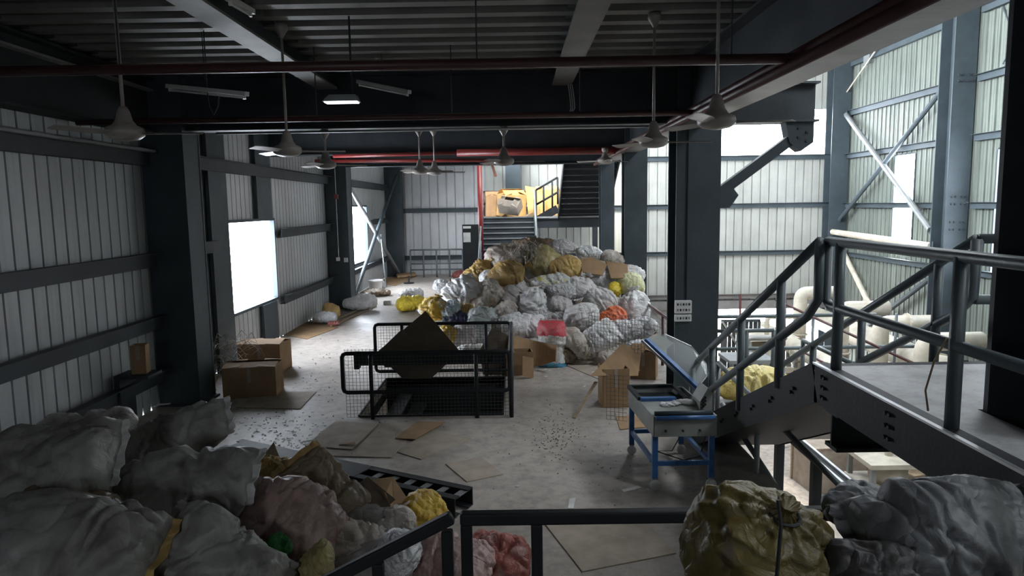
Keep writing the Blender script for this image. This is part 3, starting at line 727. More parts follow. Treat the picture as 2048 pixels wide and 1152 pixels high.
# ------------------------------------------------------------------ near right landing and its flight
LX0, LX1, LZ, LY1 = 2.40, 6.2, 1.9, 5.5
FLT_X0, FLT_X1, FB_Y = 2.40, 3.62, 9.35
ld = thing('landing', (LX0, 4, LZ - .3), 'grey steel plate landing with edge channels beside the near column', 'landing')
MB().bx(LX0 + .03, 2.85, 1.2, LY1, LZ - .03, LZ).bx(2.85, LX1, 1.2, 3.58, LZ - .03, LZ).bx(2.85, LX1, 4.22, LY1, LZ - .03, LZ).bx(3.52, LX1, 3.58, 4.22, LZ - .03, LZ).build('floor_plate', PLATE, ld)
def channel(m, a, b, h, side):
    """C channel: web + two lips towards side"""
    a = Vector(a); b = Vector(b); s = Vector(side) * .09
    m.bar(a, b, .014, h)
    for k in (1, -1):
        o = Vector((0, 0, k * (h / 2 - .006)))
        m.bar(a + o + s / 2, b + o + s / 2, .09, .012)
    return m
channel(MB(), (LX0, 1.2, LZ - .15), (LX0, LY1, LZ - .15), .32, (1, 0, 0)).build('edge_channel', STEEL_B, ld)
channel(MB(), (LX0, LY1, LZ - .15), (LX1, LY1, LZ - .15), .3, (0, -1, 0)).build('edge_channel', STEEL_B, ld)
MB().bar((LX0 - .012, 1.2, LZ + .008), (LX0 - .012, LY1, LZ + .008), .03, .014).build('edge_strip', ALU, ld)
b = MB()
for y in (5.3, 4.35):
    for z in (LZ - .07, LZ - .15, LZ - .23):
        for k in (0, .05): b.tube([(LX0 - .007, y + k, z), (LX0 - .03, y + k, z)], .014, 6)
b.build('bolts', BLACKR, ld)['kind'] = 'stuff'
ls = thing('landing_support', (3.3, 5.4, ZG), 'dark steel post and beams holding the landing over the lower level', 'support')
MB().bx(3.75, 4.05, 5.15, 5.45, ZG, LZ - .32).build('post', STEEL_B, ls)
MB().ibeam((2.45, 5.3, LZ - .48), (6.2, 5.3, LZ - .48), .2, .3).build('cross_beam', STEEL_B, ls)


ft = thing('stair_flight', (3, FB_Y, 0), 'steel stair flight climbing from the floor to the near landing', 'stair')
for x, sd in ((FLT_X0, (1, 0, 0)), (FLT_X1, (-1, 0, 0))):
    channel(MB(), (x, LY1, LZ - .15), (x, FB_Y, .02), .32, sd).build('stringer', STEEL_B, ft)
b = MB()
for i in range(7):
    t = .1 + i * .13; q = V(FLT_X0, LY1, LZ - .13).lerp(V(FLT_X0, FB_Y, .04), t)
    for k in (0, .06): b.tube([(q.x - .007, q.y + k, q.z - k * .8), (q.x - .03, q.y + k, q.z - k * .8)], .016, 6)
b.build('bolts', BLACKR, ft)['kind'] = 'stuff'
MB().bar(((FLT_X0 + FLT_X1) / 2, LY1, LZ - .3), ((FLT_X0 + FLT_X1) / 2, FB_Y, -.13), FLT_X1 - FLT_X0, .02).build('soffit_plate', STEEL_B, ft)
for i in range(10):
    t = (i + 1) / 11; y = LY1 + (FB_Y - LY1) * t; z = LZ * (1 - t)
    MB().bx(FLT_X0 + .02, FLT_X1 - .02, y - .14, y + .14, z - .03, z).build('tread', STEEL_D, ft)
def rail(name, label, posts, rails, r=.04, mat=RAIL, pr=.04, group='stair railings'):
    root = thing(name, posts[0][0], label, 'railing', group)
    for a, b_ in posts: MB().tube([a, b_], pr, 10).build('post', mat, root, True)
    for pth in rails: MB().tube(pth, r, 10).build('rail', mat, root, True)
    return root
RH = .98
def fl_pt(x, t, h): return V(x, LY1 + (FB_Y - LY1) * t, LZ * (1 - t) + h)
rail('handrail', 'grey tube railing on the nearer side of the stair flight', [(fl_pt(FLT_X0, t, -.02), fl_pt(FLT_X0, t, RH)) for t in (.2, .48, .76, 1.0)],
     [[fl_pt(FLT_X0, 0, RH), fl_pt(FLT_X0, 1.0, RH)], [fl_pt(FLT_X0, -.0, RH), fl_pt(FLT_X0, 0, .52), fl_pt(FLT_X0, .05, .45), fl_pt(FLT_X0, 1.0, .45)]])
rail('handrail', 'grey tube railing on the farther side of the stair flight', [(fl_pt(FLT_X1, t, -.02), fl_pt(FLT_X1, t, RH)) for t in (.12, .45, .75, 1.0)],
     [[fl_pt(FLT_X1, 0, RH), fl_pt(FLT_X1, 1.0, RH)], [fl_pt(FLT_X1, 0, RH), fl_pt(FLT_X1, 0, .52), fl_pt(FLT_X1, .05, .45), fl_pt(FLT_X1, 1.0, .45)]])
xe = LX0 + .06
rail('landing_railing', 'grey tube railing along the open edge of the near landing', [(V(xe, y, LZ), V(xe, y, LZ + RH)) for y in (5.28, 3.85, 2.2)],
     [[V(xe, 5.5, LZ + RH), V(xe, 1.4, LZ + RH)], [V(xe, 5.5, LZ + RH), V(xe, 5.5, LZ + .52), V(xe, 5.42, LZ + .48), V(xe, 1.4, LZ + .48)]], .036)
rail('landing_railing', 'short grey railing turning off behind the near column', [(V(4.6, LY1 - .05, LZ), V(4.6, LY1 - .05, LZ + RH))],
     [[V(3.64, LY1, LZ + RH), V(5.6, LY1 - .05, LZ + RH)], [V(3.64, LY1, LZ + RH), V(3.64, LY1, LZ + .5), V(5.6, LY1 - .05, LZ + .46)]])
wr_ = MB().tube([V(xe - .05, 3.86, 2.42), V(xe - .09, 3.9, 2.28), V(xe - .1, 3.95, 2.1), V(xe - .06, 3.98, 1.97)], .006, 5)
tag(wr_.build('dangling_wire', WOOD), 'short brown wire dangling from the landing rail post', 'wire')
# rails that go down to the lower level
rail('descending_railing', 'pale tube railing slanting down from the floor edge', [(V(2.72, 9.25, 0), V(2.72, 9.25, 1.05)), (V(2.83, 8.0, -.5), V(2.83, 8.0, .85))],
     [[V(2.72, 9.25, 1.05), V(3.3, 6.75, .28)], [V(2.74, 9.1, .52), V(3.1, 7.3, -.35)]], .033, GALV, .033)
rail('guard_railing', 'rectangular tube guard on the floor behind the stair flight', [(V(3.42, 12.1, 0), V(3.42, 12.1, .95)), (V(4.52, 12.1, 0), V(4.52, 12.1, .95)), (V(4.05, 12.1, 0), V(4.05, 12.1, .95))],
     [[V(3.42, 12.1, .95), V(4.52, 12.1, .95)], [V(3.42, 12.1, .08), V(4.52, 12.1, .08)]], .035, RAIL, .035)
rail('guard_railing', 'short tube guard sloping behind the stair flight rails', [(V(4.75, 11.4, -.2), V(4.75, 11.4, .9)), (V(4.75, 9.7, -.2), V(4.75, 9.7, .9))],
     [[V(4.75, 11.4, .9), V(4.75, 9.7, .9)], [V(4.75, 11.4, .2), V(4.75, 9.7, .2)]], .035, RAIL, .035)
rr_ = rail('guard_railing', 'brown rusty railing with wire mesh at the right foot of the sack heap', [(V(2.9, y, 0), V(2.9, y, 1.0)) for y in (12.4, 13.6, 15.2, 16.6)],
     [[V(2.9, 12.2, 1.0), V(2.9, 16.7, 1.0)], [V(2.9, 12.2, .5), V(2.9, 16.7, .5)]], .03, RED_D, .03)
wiremesh(rr_, (2.93, 12.2, 0), (2.93, 16.7, 0), .05, .95, .09, .004)

# ------------------------------------------------------------------ near railing and small half-landing below the viewer
NR = 3.4; NZ = P(1100, 1034, y=NR).z
a = P(934, 1028, y=NR); b_ = P(1500, 1034, y=NR)
nr = thing('near_railing', (a.x, NR, .75), 'black square tube railing across the bottom of the picture', 'railing')
MB().bar(V(a.x - .035, NR, NZ), V(2.3, NR, NZ), .065, .065).build('rail', STEEL_B, nr, bevel=.012)
for px in (934, 1074, 1500, 1720):
    q = P(px, 1100, y=NR); MB().bar(V(q.x, NR, .75), V(q.x, NR, NZ - .03), .058, .058, (0, 1, 0)).build('post', STEEL_B, nr, bevel=.01)
sr = thing('stair_railing', (P(898, 1030, y=NR)), 'black square tube railing slanting down towards the near sacks', 'railing')
s0 = P(897, 1037, y=NR); s1 = P(560, 1210, y=NR)
MB().bar(s0 + V(.02, 0, .008), s1, .06, .065).build('rail', STEEL_B, sr, bevel=.012)
for px, py in ((894, 1060), (756, 1125)):
    q = P(px, py, y=NR); MB().bar(V(q.x, NR, .2), q, .058, .058, (0, 1, 0)).build('post', STEEL_B, sr, bevel=.01)
hl = MB().bx(-.32, 2.35, .6, NR + .05, .69, .75).bx(-.32, 2.35, NR, NR + .05, .45, .75).bx(-.3, -.2, NR - .1, NR, 0, .7).bx(2.2, 2.3, NR - .1, NR, 0, .7).bx(-.3, -.2, .6, .7, 0, .7).bx(2.2, 2.3, .6, .7, 0, .7)
tag(hl.build('half_landing', STEEL_D), 'low steel half-landing carrying the sacks below the viewer', 'landing')
# ladder-like channel frame lying on the floor
lt = thing('ladder_frame', P(720, 950, z=0), 'black channel frame with pale rungs lying on the floor behind the near sacks', 'frame')
la, lb = P(485, 893, z=.12), P(945, 992, z=.12); dd = (lb - la).normalized(); sd = Vector((dd.y, -dd.x, 0))
la2, lb2 = la + sd * .34, lb + sd * .34
channel(MB(), la + V(0, 0, 0), lb, .2, sd).build('side_channel', STEEL_B, lt)
channel(MB(), la2, lb2, .2, -sd).build('side_channel', STEEL_B, lt)
MB().prism([la.lerp(lb, .02) + V(0, 0, .09), la.lerp(lb, .62) + V(0, 0, .09), la2.lerp(lb2, .62) + V(0, 0, .09), la2.lerp(lb2, .02) + V(0, 0, .09)], (0, 0, .012)).build('cover_plate', STEEL_B, lt)
for i in range(6):
    t = .985 - i * .062
    q = la.lerp(lb, t); MB().bar(q + V(0, 0, .08), q + sd * .34 + V(0, 0, .08), .075, .012).build('rung', GALV, lt)

# ------------------------------------------------------------------ far staircase
fs_ = thing('far_staircase', (-.2, 24.5, 0), 'steel staircase behind the sack heap rising to the sunlit landing', 'stair')
SX0, SX1, SY0, SY1, SZ = -1.15, .76, 22.4, 26.5, 2.75
for x in (SX0, SX1): MB().bar((x, SY0, .0), (x, SY1, SZ - .05), .03, .28).build('stringer', STEEL, fs_)
ns = 15
for i in range(ns):
    t = (i + 1) / ns; y = SY0 + (SY1 - SY0) * t; z = SZ * t
    tr_ = MB().bx(SX0, SX1, y - .02, y + .27, z - .03, z).build('tread', STEEL_D, fs_)
    MB().bx(SX0, SX1, y - .03, y - .015, z - .04, z + .012).build('nosing', GALV, tr_)
    MB().bx(SX0, SX1, y + .0, y + .012, z - .19, z - .03).build('riser', STEEL_D, tr_)
for x, nm in ((SX0 - .02, 0), (SX1 + .02, 1)):
    MB().tube([(x, SY0 - .1, 1.0), (x, SY1, SZ + 1.0)], .035, 8).build('handrail', GALV, fs_, True)
    MB().tube([(x, SY0 - .1, .5), (x, SY1, SZ + .5)], .03, 8).build('handrail', GALV, fs_, True)
    for t in (.02, .33, .66, 1.0):
        q = V(x, SY0 + (SY1 - SY0) * t, SZ * t); MB().tube([q, q + V(0, 0, 1.0)], .035, 8).build('baluster', GALV, fs_, True)
fl_ = thing('far_landing', (.8, 27.6, 2.5), 'sunlit steel landing at the top of the far staircase', 'landing')
MB().bx(SX0 - .1, 3.4, SY1, 32.85, SZ - .06, SZ).build('floor_plate', PLATE, fl_)  # lengthened past the rail to shade the wall beneath
MB().ibeam((SX0 - .1, SY1 + .1, SZ - .25), (3.4, SY1 + .1, SZ - .25), .16, .36).build('edge_beam', STEEL_D, fl_)
for x in (-1.1, 3.3): MB().bx(x - .1, x + .1, 28.6, 28.8, 0, SZ - .06).build('leg', STEEL_D, fl_)
for zz in (1.0, .5): MB().tube([(SX0 - .1, 28.85, SZ + zz), (3.4, 28.85, SZ + zz)], .035, 8).build('rail', RED_D, fl_, True)
for i in range(9):
    x = SX0 - .05 + i * .56; MB().tube([(x, 28.85, SZ), (x, 28.85, SZ + 1)], .03, 6).build('baluster', RED_D, fl_, True)
for zz in (1.0, .5): MB().tube([(SX0 - .1, SY1, SZ + zz), (SX0 - .1, 28.85, SZ + zz)], .035, 8).build('rail', RED_D, fl_, True)
# upper flight, seen from below
uf = thing('upper_flight', (2.5, 24.5, 2.75), 'dark upper stair flight seen from below beside the sunlit landing', 'stair')
UX0, UX1, UY0, UY1, UZ1 = 1.68, 3.5, 26.6, 22.5, 5.25
for x in (UX0, UX1): MB().bar((x, UY0, SZ), (x, UY1, UZ1), .04, .34).build('stringer', STEEL_B, uf)
for i in range(13):
    t = (i + .5) / 13; y = UY0 + (UY1 - UY0) * t; z = SZ + (UZ1 - SZ) * t
    MB().bx(UX0, UX1, y - .19, y + .16, z - .05, z - .02).build('tread', STEEL_B, uf)
    MB().bx(UX0, UX1, y + .13, y + .16, z - .21, z - .02).build('riser', STEEL_B, uf)
ur = thing('upper_railing', (1.6, 26.6, 2.75), 'dark railing rising from the sunlit landing along the upper flight', 'railing')
ua, ub = V(.85, 26.7, SZ), V(1.66, 26.55, SZ + .45)
for t in (0, .35, .75, 1): q = ua.lerp(ub, t); MB().tube([q, q + V(0, 0, 1.0)], .035, 8).build('baluster', STEEL_B, ur, True)
for zz in (1.0, .45): MB().tube([ua + V(0, 0, zz), ub + V(0, 0, zz)], .04, 8).build('rail', STEEL_B, ur, True)
MB().bar(ua + V(0, 0, -.16), ub + V(0, 0, -.16), .05, .3).build('stringer', STEEL_B, ur)
wc = MB().bx(P(1011, 360, y=32.6).x, P(1041, 360, y=32.6).x, 32.3, 32.8, 0, ZR)
tag(wc.build('wall_post', STEEL), 'grey wall post behind the cartons of the sunlit landing', 'post', None, 'structure')
# cartons on the far landing
def fc(label, px, py, s, rz, rx=0, ry=0, y=27.4, mat=CARD_O, fl=True, seed=0, z=None):
    q = P(px, py, y=y); carton(label, V(q.x, y, SZ + .01 if z is None else z), s, rz, mat, fl, rx, ry, False, .7, 'cartons on the far landing', seed)
fc('big sunlit carton in the middle of the far landing', 1022, 420, (.95, .7, .85), .5, .12, 0, y=27.9, seed=3)
fc('tipped pale carton at the head of the far stair', 1022, 440, (.8, .5, .42), -.5, .7, .2, 26.95, CARD_L, True, 5, SZ + .25)
fc('carton by the red riser pipe on the far landing', 985, 430, (.55, .5, .8), .1, y=28.3, mat=CARD, seed=6)
fc('carton crammed behind the upper railing of the far landing', 1095, 430, (.9, .6, 1.0), -.2, y=28.2, seed=7)
sheet('cardboard_sheet', [P(1058, 442, y=27.2), P(1050, 372, y=28.0), P(1088, 380, y=28.1), P(1092, 442, y=27.3)], CARD_O, 'sunlit cardboard sheet propped up on the far landing', t=.02)
sheet('cardboard_sheet', [P(975, 446, y=26.6), P(1012, 428, y=27.0), P(1016, 436, y=27.0), P(985, 449, y=26.6)], CARD, 'dark cardboard strip at the top step of the far stair', t=.02)
sheet('cardboard_sheet', [P(1030, 447, y=26.6), P(1066, 425, y=27.0), P(1070, 444, y=26.6)], CARD, 'triangular cardboard piece at the top step of the far stair', t=.02)
# far railing by the end wall
q0, q1 = P(822, 548, y=31.6), P(926, 548, y=31.6); q0.z = q1.z = 0
rail('guard_railing', 'thin grey guard railing in front of the far end wall', [(q0.lerp(q1, t), q0.lerp(q1, t) + V(0, 0, 1.25)) for t in (0, .25, .5, .75, 1)],
     [[q0 + V(0, 0, h), q1 + V(0, 0, h)] for h in (1.25, .62, .35)], .035, RAIL, .035)
# dark electrical panel with notice
q = P(926, 520, y=24.2)
ep = MB().bx(q.x, q.x + .55, 24.2, 24.5, .05, 2.55).bx(q.x - .03, q.x + .58, 24.18, 24.52, 0, .05); epo = ep.build('electrical_cabinet', STEEL_B)
tag(epo, 'tall dark electrical cabinet beside the far stair with a white notice', 'cabinet')
MB().bx(q.x + .03, q.x + .28, 24.185, 24.198, 1.95, 2.28).build('notice', PAPER, epo)
MB().bx(q.x + .03, q.x + .3, 24.185, 24.198, 2.42, 2.5).build('name_strip', PAPER, epo)
MB().tube([(q.x + .5, 24.19, 1.2), (q.x + .5, 24.16, 1.2), (q.x + .5, 24.16, 1.4)], .012, 6).build('handle', GALV, epo)

# ------------------------------------------------------------------ switch panels on the column
for zc, hh, lab, kk in ((P(1366, 614, y=11.15).z, .21, 'upper white switch panel on the column behind the machine', 2), (P(1366, 636, y=11.15).z, .11, 'lower white socket strip on the column behind the machine', 1)):
    x0, x1 = P(1350, 614, y=11.15).x, P(1383, 614, y=11.15).x
    o = MB().bx(x0, x1, 11.13, 11.2, zc - hh / 2, zc + hh / 2).build('switch_panel', WHITE, bevel=.008); tag(o, lab, 'switch panel')
    for r_ in range(kk):
        for c_ in range(5):
            x = x0 + .04 + c_ * .046; z = zc + (0 if kk == 1 else (.045 if r_ else -.045))
            MB().bx(x - .012, x + .012, 11.122, 11.131, z - .018, z + .018).build('switch', STEEL_B if (r_ + c_) % 2 else GALV, o)
cd = MB().tube([(2.75, 11.17, 4.4), (2.75, 11.17, P(1366, 600, y=11.15).z)], .012, 6); tag(cd.build('conduit', STEEL_B), 'thin dark conduit dropping to the white switch panels', 'conduit')

# ------------------------------------------------------------------ ceiling fans
FANPROF = [(.012, .24), (.03, .235), (.05, .2), (.07, .12), (.10, .075), (.155, .05), (.165, .02), (.16, -.015), (.12, -.045), (.05, -.06), (.004, -.062)]
def fan(label, px, py, y, ztop, rot, droop=0.0):
    c = P(px, py, y=y)
    root = thing('ceiling_fan', c, label, 'fan', 'ceiling fans')
    MB().tube([c + V(0, 0, .2), V(c.x, c.y, ztop)], .016, 8).build('down_rod', FANW, root, True)
    MB().lathe(FANPROF, c, 24).build('motor', FANW, root, True)
    MB().lathe([(.015, -.16), (.075, -.06), (.07, -.01), (.02, 0), (.004, 0)], V(c.x, c.y, ztop), 16).build('canopy', FANW, root, True)
    for k in range(3):
        a = rot + k * 2 * math.pi / 3; d = V(math.cos(a), math.sin(a), 0); s = V(-d.y, d.x, 0)
        bl = MB(); pr = []
        for r, w in ((.14, .03), (.2, .045), (.26, .06), (.45, .065), (.62, .06), (.66, .045)):
            for sg in (-1, 1): pr.append(c + d * r + s * w * sg + V(0, 0, .012 * sg - droop * r))
        n = len(pr) // 2; vs = pr + [p + V(0, 0, .006) for p in pr]; fs = []
        for i in range(n - 1):
            fs.append((2 * i, 2 * i + 1, 2 * i + 3, 2 * i + 2)); fs.append((2 * n + 2 * i, 2 * n + 2 * i + 2, 2 * n + 2 * i + 3, 2 * n + 2 * i + 1))
            fs.append((2 * i, 2 * i + 2, 2 * n + 2 * i + 2, 2 * n + 2 * i)); fs.append((2 * i + 1, 2 * n + 2 * i + 1, 2 * n + 2 * i + 3, 2 * i + 3))
        fs.append((0, 2 * n, 2 * n + 1, 1)); fs.append((2 * n - 2, 2 * n - 1, 4 * n - 1, 4 * n - 2))
        bl.add(vs, fs).build('blade', FANW, root)
    return root
fan('large near ceiling fan on a long rod over the shaded near wall', 250, 268, 6.3, ZC, .12)
fan('ceiling fan on a long rod to the right of the near shaded fan', 575, 303, 8.3, ZC, .25)
fan('near ceiling fan hanging by the main girder', 1433, 245, 6.2, ZC, -.05)
fan('ceiling fan over the heap with its canopy on the deck', 1307, 285, 8.1, ZC, .05)
fan('small ceiling fan on a short rod near the shaded far wall', 652, 331, 11.45, 4.45, .35)
fan('ceiling fan in front of the far landing on a double rod', 1008, 324, 11.4, 4.45, .1)
fan('left of the paired small ceiling fans far back', 840, 343, 14.3, 4.75, .1)
fan('right of the paired small ceiling fans far back', 869, 345, 15.3, 4.85, .1)
fan('ceiling fan before the dark upper stair flight', 1210, 322, 16.0, 4.45, .6)

# ------------------------------------------------------------------ lamps and small ceiling fittings
def batten(label, a, b_, z, w=.06):
    a = Vector(a); b_ = Vector(b_); root = MB().bar(a, b_, w, .05).build('tube_light', WHITE)
    tag(root, label, 'lamp', 'tube light battens')
    d = (b_ - a).normalized(); MB().tube([a + d * .04 + V(0, 0, -.045), b_ - d * .04 + V(0, 0, -.045)], .013, 8).build('tube', PAPER, root, True)
    for q in (a + d * .05, b_ - d * .05): MB().bx(q.x - .015, q.x + .015, q.y - .015, q.y + .015, q.z - .06, q.z - .02).build('holder', WHITE, root)
    m = (a + b_) / 2; MB().tube([m, V(m.x, m.y, ZC + .05)], .006, 5).build('hanger', STEEL_D, root)
batten('pale tube light batten hanging beside the near shaded fan', P(335, 172, y=9.0), P(494, 188, y=8.2), 0)
batten('pale tube light batten right of the flood lamp', P(716, 163, y=10.6), P(819, 184, y=9.6), 0)
batten('pale tube light on the near joist of the shaded half', P(455, -5, y=6.9), P(505, 24, y=7.4), 0)
c = P(682, 203, y=8.0)
fo = thing('flood_lamp', c, 'small lit flood lamp hanging under the near red pipe', 'lamp')
MB().prism([c + V(-.2, -.05, 0), c + V(.2, -.05, 0), c + V(.17, -.05, .07), c + V(-.12, -.05, .07)], (0, .16, 0)).build('housing', GALV, fo)
MB().bx(c.x - .18, c.x + .18, c.y - .04, c.y + .1, c.z - .012, c.z - .001).build('lens', TUBE_ON, fo)
MB().tube([c + V(.12, .03, .07), c + V(.12, .03, .35), V(c.x + .12, c.y + .03, ZC)], .012, 6).build('stem', STEEL_D, fo)
q = P(1139, 175, y=11.2)
cc = MB()
for k in range(3): cc.tube([q + V(-.03 + k * .03, 0, .1), q + V(k * .03, -.02, -.1), q + V(.02 + k * .03, -.02, -.32), q + V(.0 + k * .02, 0, -.38)], .008, 5)
tag(cc.build('hanging_cables', PAPER), 'short pale cables hanging from the middle joist', 'cable')
cab = MB().tube([V(P(414, 170, y=8.55).x, 8.55, 5.3), P(414, 175, y=8.55), P(418, 212, y=8.55), P(428, 230, y=8.55), P(436, 212, y=8.55), P(439, 178, y=8.5)], .008, 5)
tag(cab.build('cable_loop', STEEL), 'loop of cable hanging below the tube light near the shaded fan', 'cable')
cp = thing('call_point', P(672, 392, y=21.6), 'red pendant switch box on a cable by the shaded far column', 'switch')
q = P(672, 392, y=21.6); MB().bx(q.x - .06, q.x + .06, q.y - .04, q.y + .04, q.z - .09, q.z + .05).build('box', RED, cp, bevel=.01)
MB().tube([V(q.x, q.y, 5.32), V(q.x, q.y, P(676, 515, y=21.6).z)], .012, 5).build('cable', PAPER, cp)
q = P(676, 518, y=21.6); MB().bx(q.x - .05, q.x + .05, q.y - .03, q.y + .03, q.z - .06, q.z + .05).build('plug_box', WHITE, cp)
q = P(692, 520, y=21.97); tag(MB().bx(q.x - .06, q.x + .06, 21.93, 22.0, q.z - .07, q.z + .07).build('junction_box', WHITE, bevel=.01), 'white junction box on the column by the smaller window', 'switch')
q = P(1737, 118, x=XR - .1); tag(MB().bx(XR - .2, XR + .01, q.y - .25, q.y + .25, q.z - .2, q.z + .2).build('junction_box', GALV, bevel=.02), 'pale box high on the stained hall wall under the girder', 'box')
cv = MB().tube([P(2005, 10, x=XR - .05), P(2030, 80, x=XR - .08), P(2006, 128, x=XR - .05)], .025, 6); tag(cv.build('loose_cable', STEEL), 'loose bent cable high on the hall wall beside the near column', 'cable')

# ------------------------------------------------------------------ hall: ducts, frames, machines
def elbow(a, b_, c_, r, n=6):
    a, b_, c_ = Vector(a), Vector(b_), Vector(c_); out = [a]; u = (a - b_).normalized(); w = (c_ - b_).normalized()
    for i in range(n + 1):
        t = i / n; out.append(b_ + u * r * (1 - t) ** 2 + w * r * t ** 2)
    out.append(c_); return out
DN = ('nearest', 'second', 'third', 'fourth')
for i, y in enumerate((19.4, 21.8, 24.4, 28.0)):
    z = -.8 + .1 * i
    o = MB().tube(elbow((13.1, y, z), (11.5, y, z), (11.5, y, -3.8), .3), .26, 14).build('duct_elbow', CREAM, smooth=True)
    MB().lathe([(.26, 0), (.33, 0), (.33, .05), (.26, .05)], V(11.5, y, -2.2), 14).build('flange_ring', CREAM, o)
    MB().lathe([(.26, 0), (.33, 0), (.33, .05), (.26, .05)], V(12.3, y, z), 14, Matrix.Rotation(math.pi / 2, 3, 'Y')).build('flange_ring', CREAM, o)
    tag(o, DN[i] + ' cream bent duct along the hall wall counted from the viewer', 'duct', 'cream ducts')
for x, z, r, lab in ((12.6, -1.75, .42, 'thick cream main duct running along the hall wall'), (10.7, -2.4, .33, 'brownish cream duct running in front of the bent ducts')):
    o = MB().tube([(x, 14.5, z - .2), (x, 30, z + .1)], r, 16).build('main_duct', CREAM, smooth=True); tag(o, lab, 'duct', 'cream ducts')
    for y in (17.5, 20.5, 23, 26): MB().lathe([(r, 0), (r + .06, 0), (r + .06, .06), (r, .06)], V(x, y, z - .1), 16, Matrix.Rotation(math.pi / 2, 3, 'X')).build('flange_ring', CREAM, o)
    for y in (17, 22, 27): MB().bx(x - .08, x + .08, y - .08, y + .08, ZG, z - r + .05).build('support_leg', GALV, o)
HR = [(V(x, 20, -3.5), V(x, 20, -.08)) for x in (5.7, 8.6, 11.0)]
rail('hall_railing', 'long pale double rail across the lower hall', HR, [[V(5.4, 20, -.1), V(10.4, 20, -.1)], [V(5.4, 20, -1.05), V(13.6, 20, -1.05)]], .055, RAIL, .04, None)
MB_ = MB().tube([P(1552, 600, y=19), P(1860, 742, y=15)], .035, 8); tag(MB_.build('hall_handrail', RED_D, smooth=True), 'upper brown slanting handrail crossing the lower hall', 'railing')
MB_ = MB().tube([P(1600, 700, y=16), P(1790, 800, y=13)], .035, 8); tag(MB_.build('hall_handrail', RED_D, smooth=True), 'lower brown slanting handrail crossing the lower hall', 'railing')
for px, y0_, lab in ((1481, 24, 'thin dark drop rod in the bright hall opening beside the switch column'), (1571, 24, 'thin dark drop rod in the bright hall opening near the ducts')):
    a = P(px, 588, y=y0_); b_ = P(px - 4, 760, y=y0_); tag(MB().tube([a, b_], .04, 6).build('drop_rod', RED_D), lab, 'rod', 'drop rods')
gd = thing('folding_gate', P(1490, 740, y=29), 'dark brown open gate standing in the bright hall opening', 'gate')
a, b_ = P(1443, 642, y=29), P(1520, 642, y=29); zb = P(1480, 760, y=29).z
for i in range(8):
    x = a.x + .1 + i * (b_.x - a.x - .2) / 8; MB().bx(x, x + .15, 28.97, 29.03, zb, a.z - .05).build('slat', STEEL_D, gd)
MB().bx(a.x, b_.x, 28.92, 29.08, a.z - .05, a.z + .05).bx(a.x, a.x + .1, 28.92, 29.08, zb, a.z).bx(b_.x - .1, b_.x, 28.92, 29.08, zb, a.z).bx(a.x, b_.x, 28.92, 29.08, zb - .1, zb).build('frame', STEEL_D, gd)
MB().bar(V(a.x, 28.9, a.z), V(b_.x, 28.9, zb), .06, .08).build('diagonal', GALV, gd)
def machine(label, x, y, w, d, h, mat):
    root = thing('process_unit', (x, y, ZG), label, 'machine', 'process units below')
    for sx in (-1, 1):
        for sy in (-1, 1): MB().bx(x + sx * w / 2 - .06, x + sx * w / 2 + .06, y + sy * d / 2 - .06, y + sy * d / 2 + .06, ZG, ZG + h).build('leg', GALV, root)
    MB().bx(x - w / 2 - .1, x + w / 2 + .1, y - d / 2 - .1, y + d / 2 + .1, ZG + h * .55, ZG + h * .62).build('shelf', mat, root)
    MB().bx(x - w / 2 - .1, x + w / 2 + .1, y - d / 2 - .1, y + d / 2 + .1, ZG + h, ZG + h + .12).build('top_frame', mat, root)
    MB().lathe([(.02, 0), (w * .3, 0), (w * .33, .15), (w * .33, h * .3), (.1, h * .38), (.02, h * .38)], V(x, y, ZG + h * .62), 14).build('vessel', mat, root, True)
    MB().tube(elbow((x, y, ZG + h * .9), (x, y, ZG + h * 1.3), (x + w, y, ZG + h * 1.3), .2), .1, 8).build('spout', mat, root, True)
machine('cream framed unit below nearest the bent ducts', 9.6, 22.0, 1.6, 1.2, 2.2, CREAM)
machine('grey framed unit in the lower hall behind the slanting handrails', 8.2, 24.5, 1.4, 1.2, 2.6, GALV)
machine('cream framed unit at the far end of the lower hall', 10.0, 27.5, 1.8, 1.4, 2.8, CREAM)
machine('grey framed unit seen under the landing channel', 9.6, 17.5, 1.4, 1.2, 1.5, CREAM)
def crate(label, x, y, w, d, h, rz, mat):
    root = thing('crate', (x, y, ZG), label, 'box', 'crates on the ground below')
    rot = Matrix.Rotation(rz, 3, 'Z'); c = V(x, y, ZG)
    MB().box(c + V(0, 0, h / 2), (w, d, h), rot).build('body', mat, root)
    for sx in (-1, 1):
        for sy in (-1, 1): MB().box(c + rot @ V(sx * w / 2, sy * d / 2, h / 2), (.08, .08, h + .04), rot).build('corner_batten', WOOD, root)
    MB().box(c + V(0, 0, h + .02), (w + .06, d + .06, .04), rot).build('lid', mat, root)
q = P(1793, 945, z=ZG); crate('brown crate standing on the lit ground under the landing', q.x, q.y, .9, .8, .8, .3, CARD)
q = P(1770, 915, z=ZG); crate('white box lying on the lit ground under the landing', q.x, q.y, 1.5, .9, .45, -.3, WHITE)
q = P(1605, 940, z=ZG); crate('orange brown crate below the floor edge', q.x + .8, q.y - 1, 1.2, 1.0, .8, .5, CARD_O)
q = V(9.0, 19.5, ZG); crate('pale box among the ducts of the lower hall', q.x, q.y, 1.6, 1.2, 1.3, .1, CARD_L)
q = P(1735, 955, z=ZG); crate('small pale crate before the white box on the lit ground', q.x, q.y, .5, .5, .4, .8, CARD_L)
q = P(1835, 965, z=ZG); crate('low wooden crate at the rim of the lit ground view', q.x, q.y, .7, .5, .3, .2, WOOD)
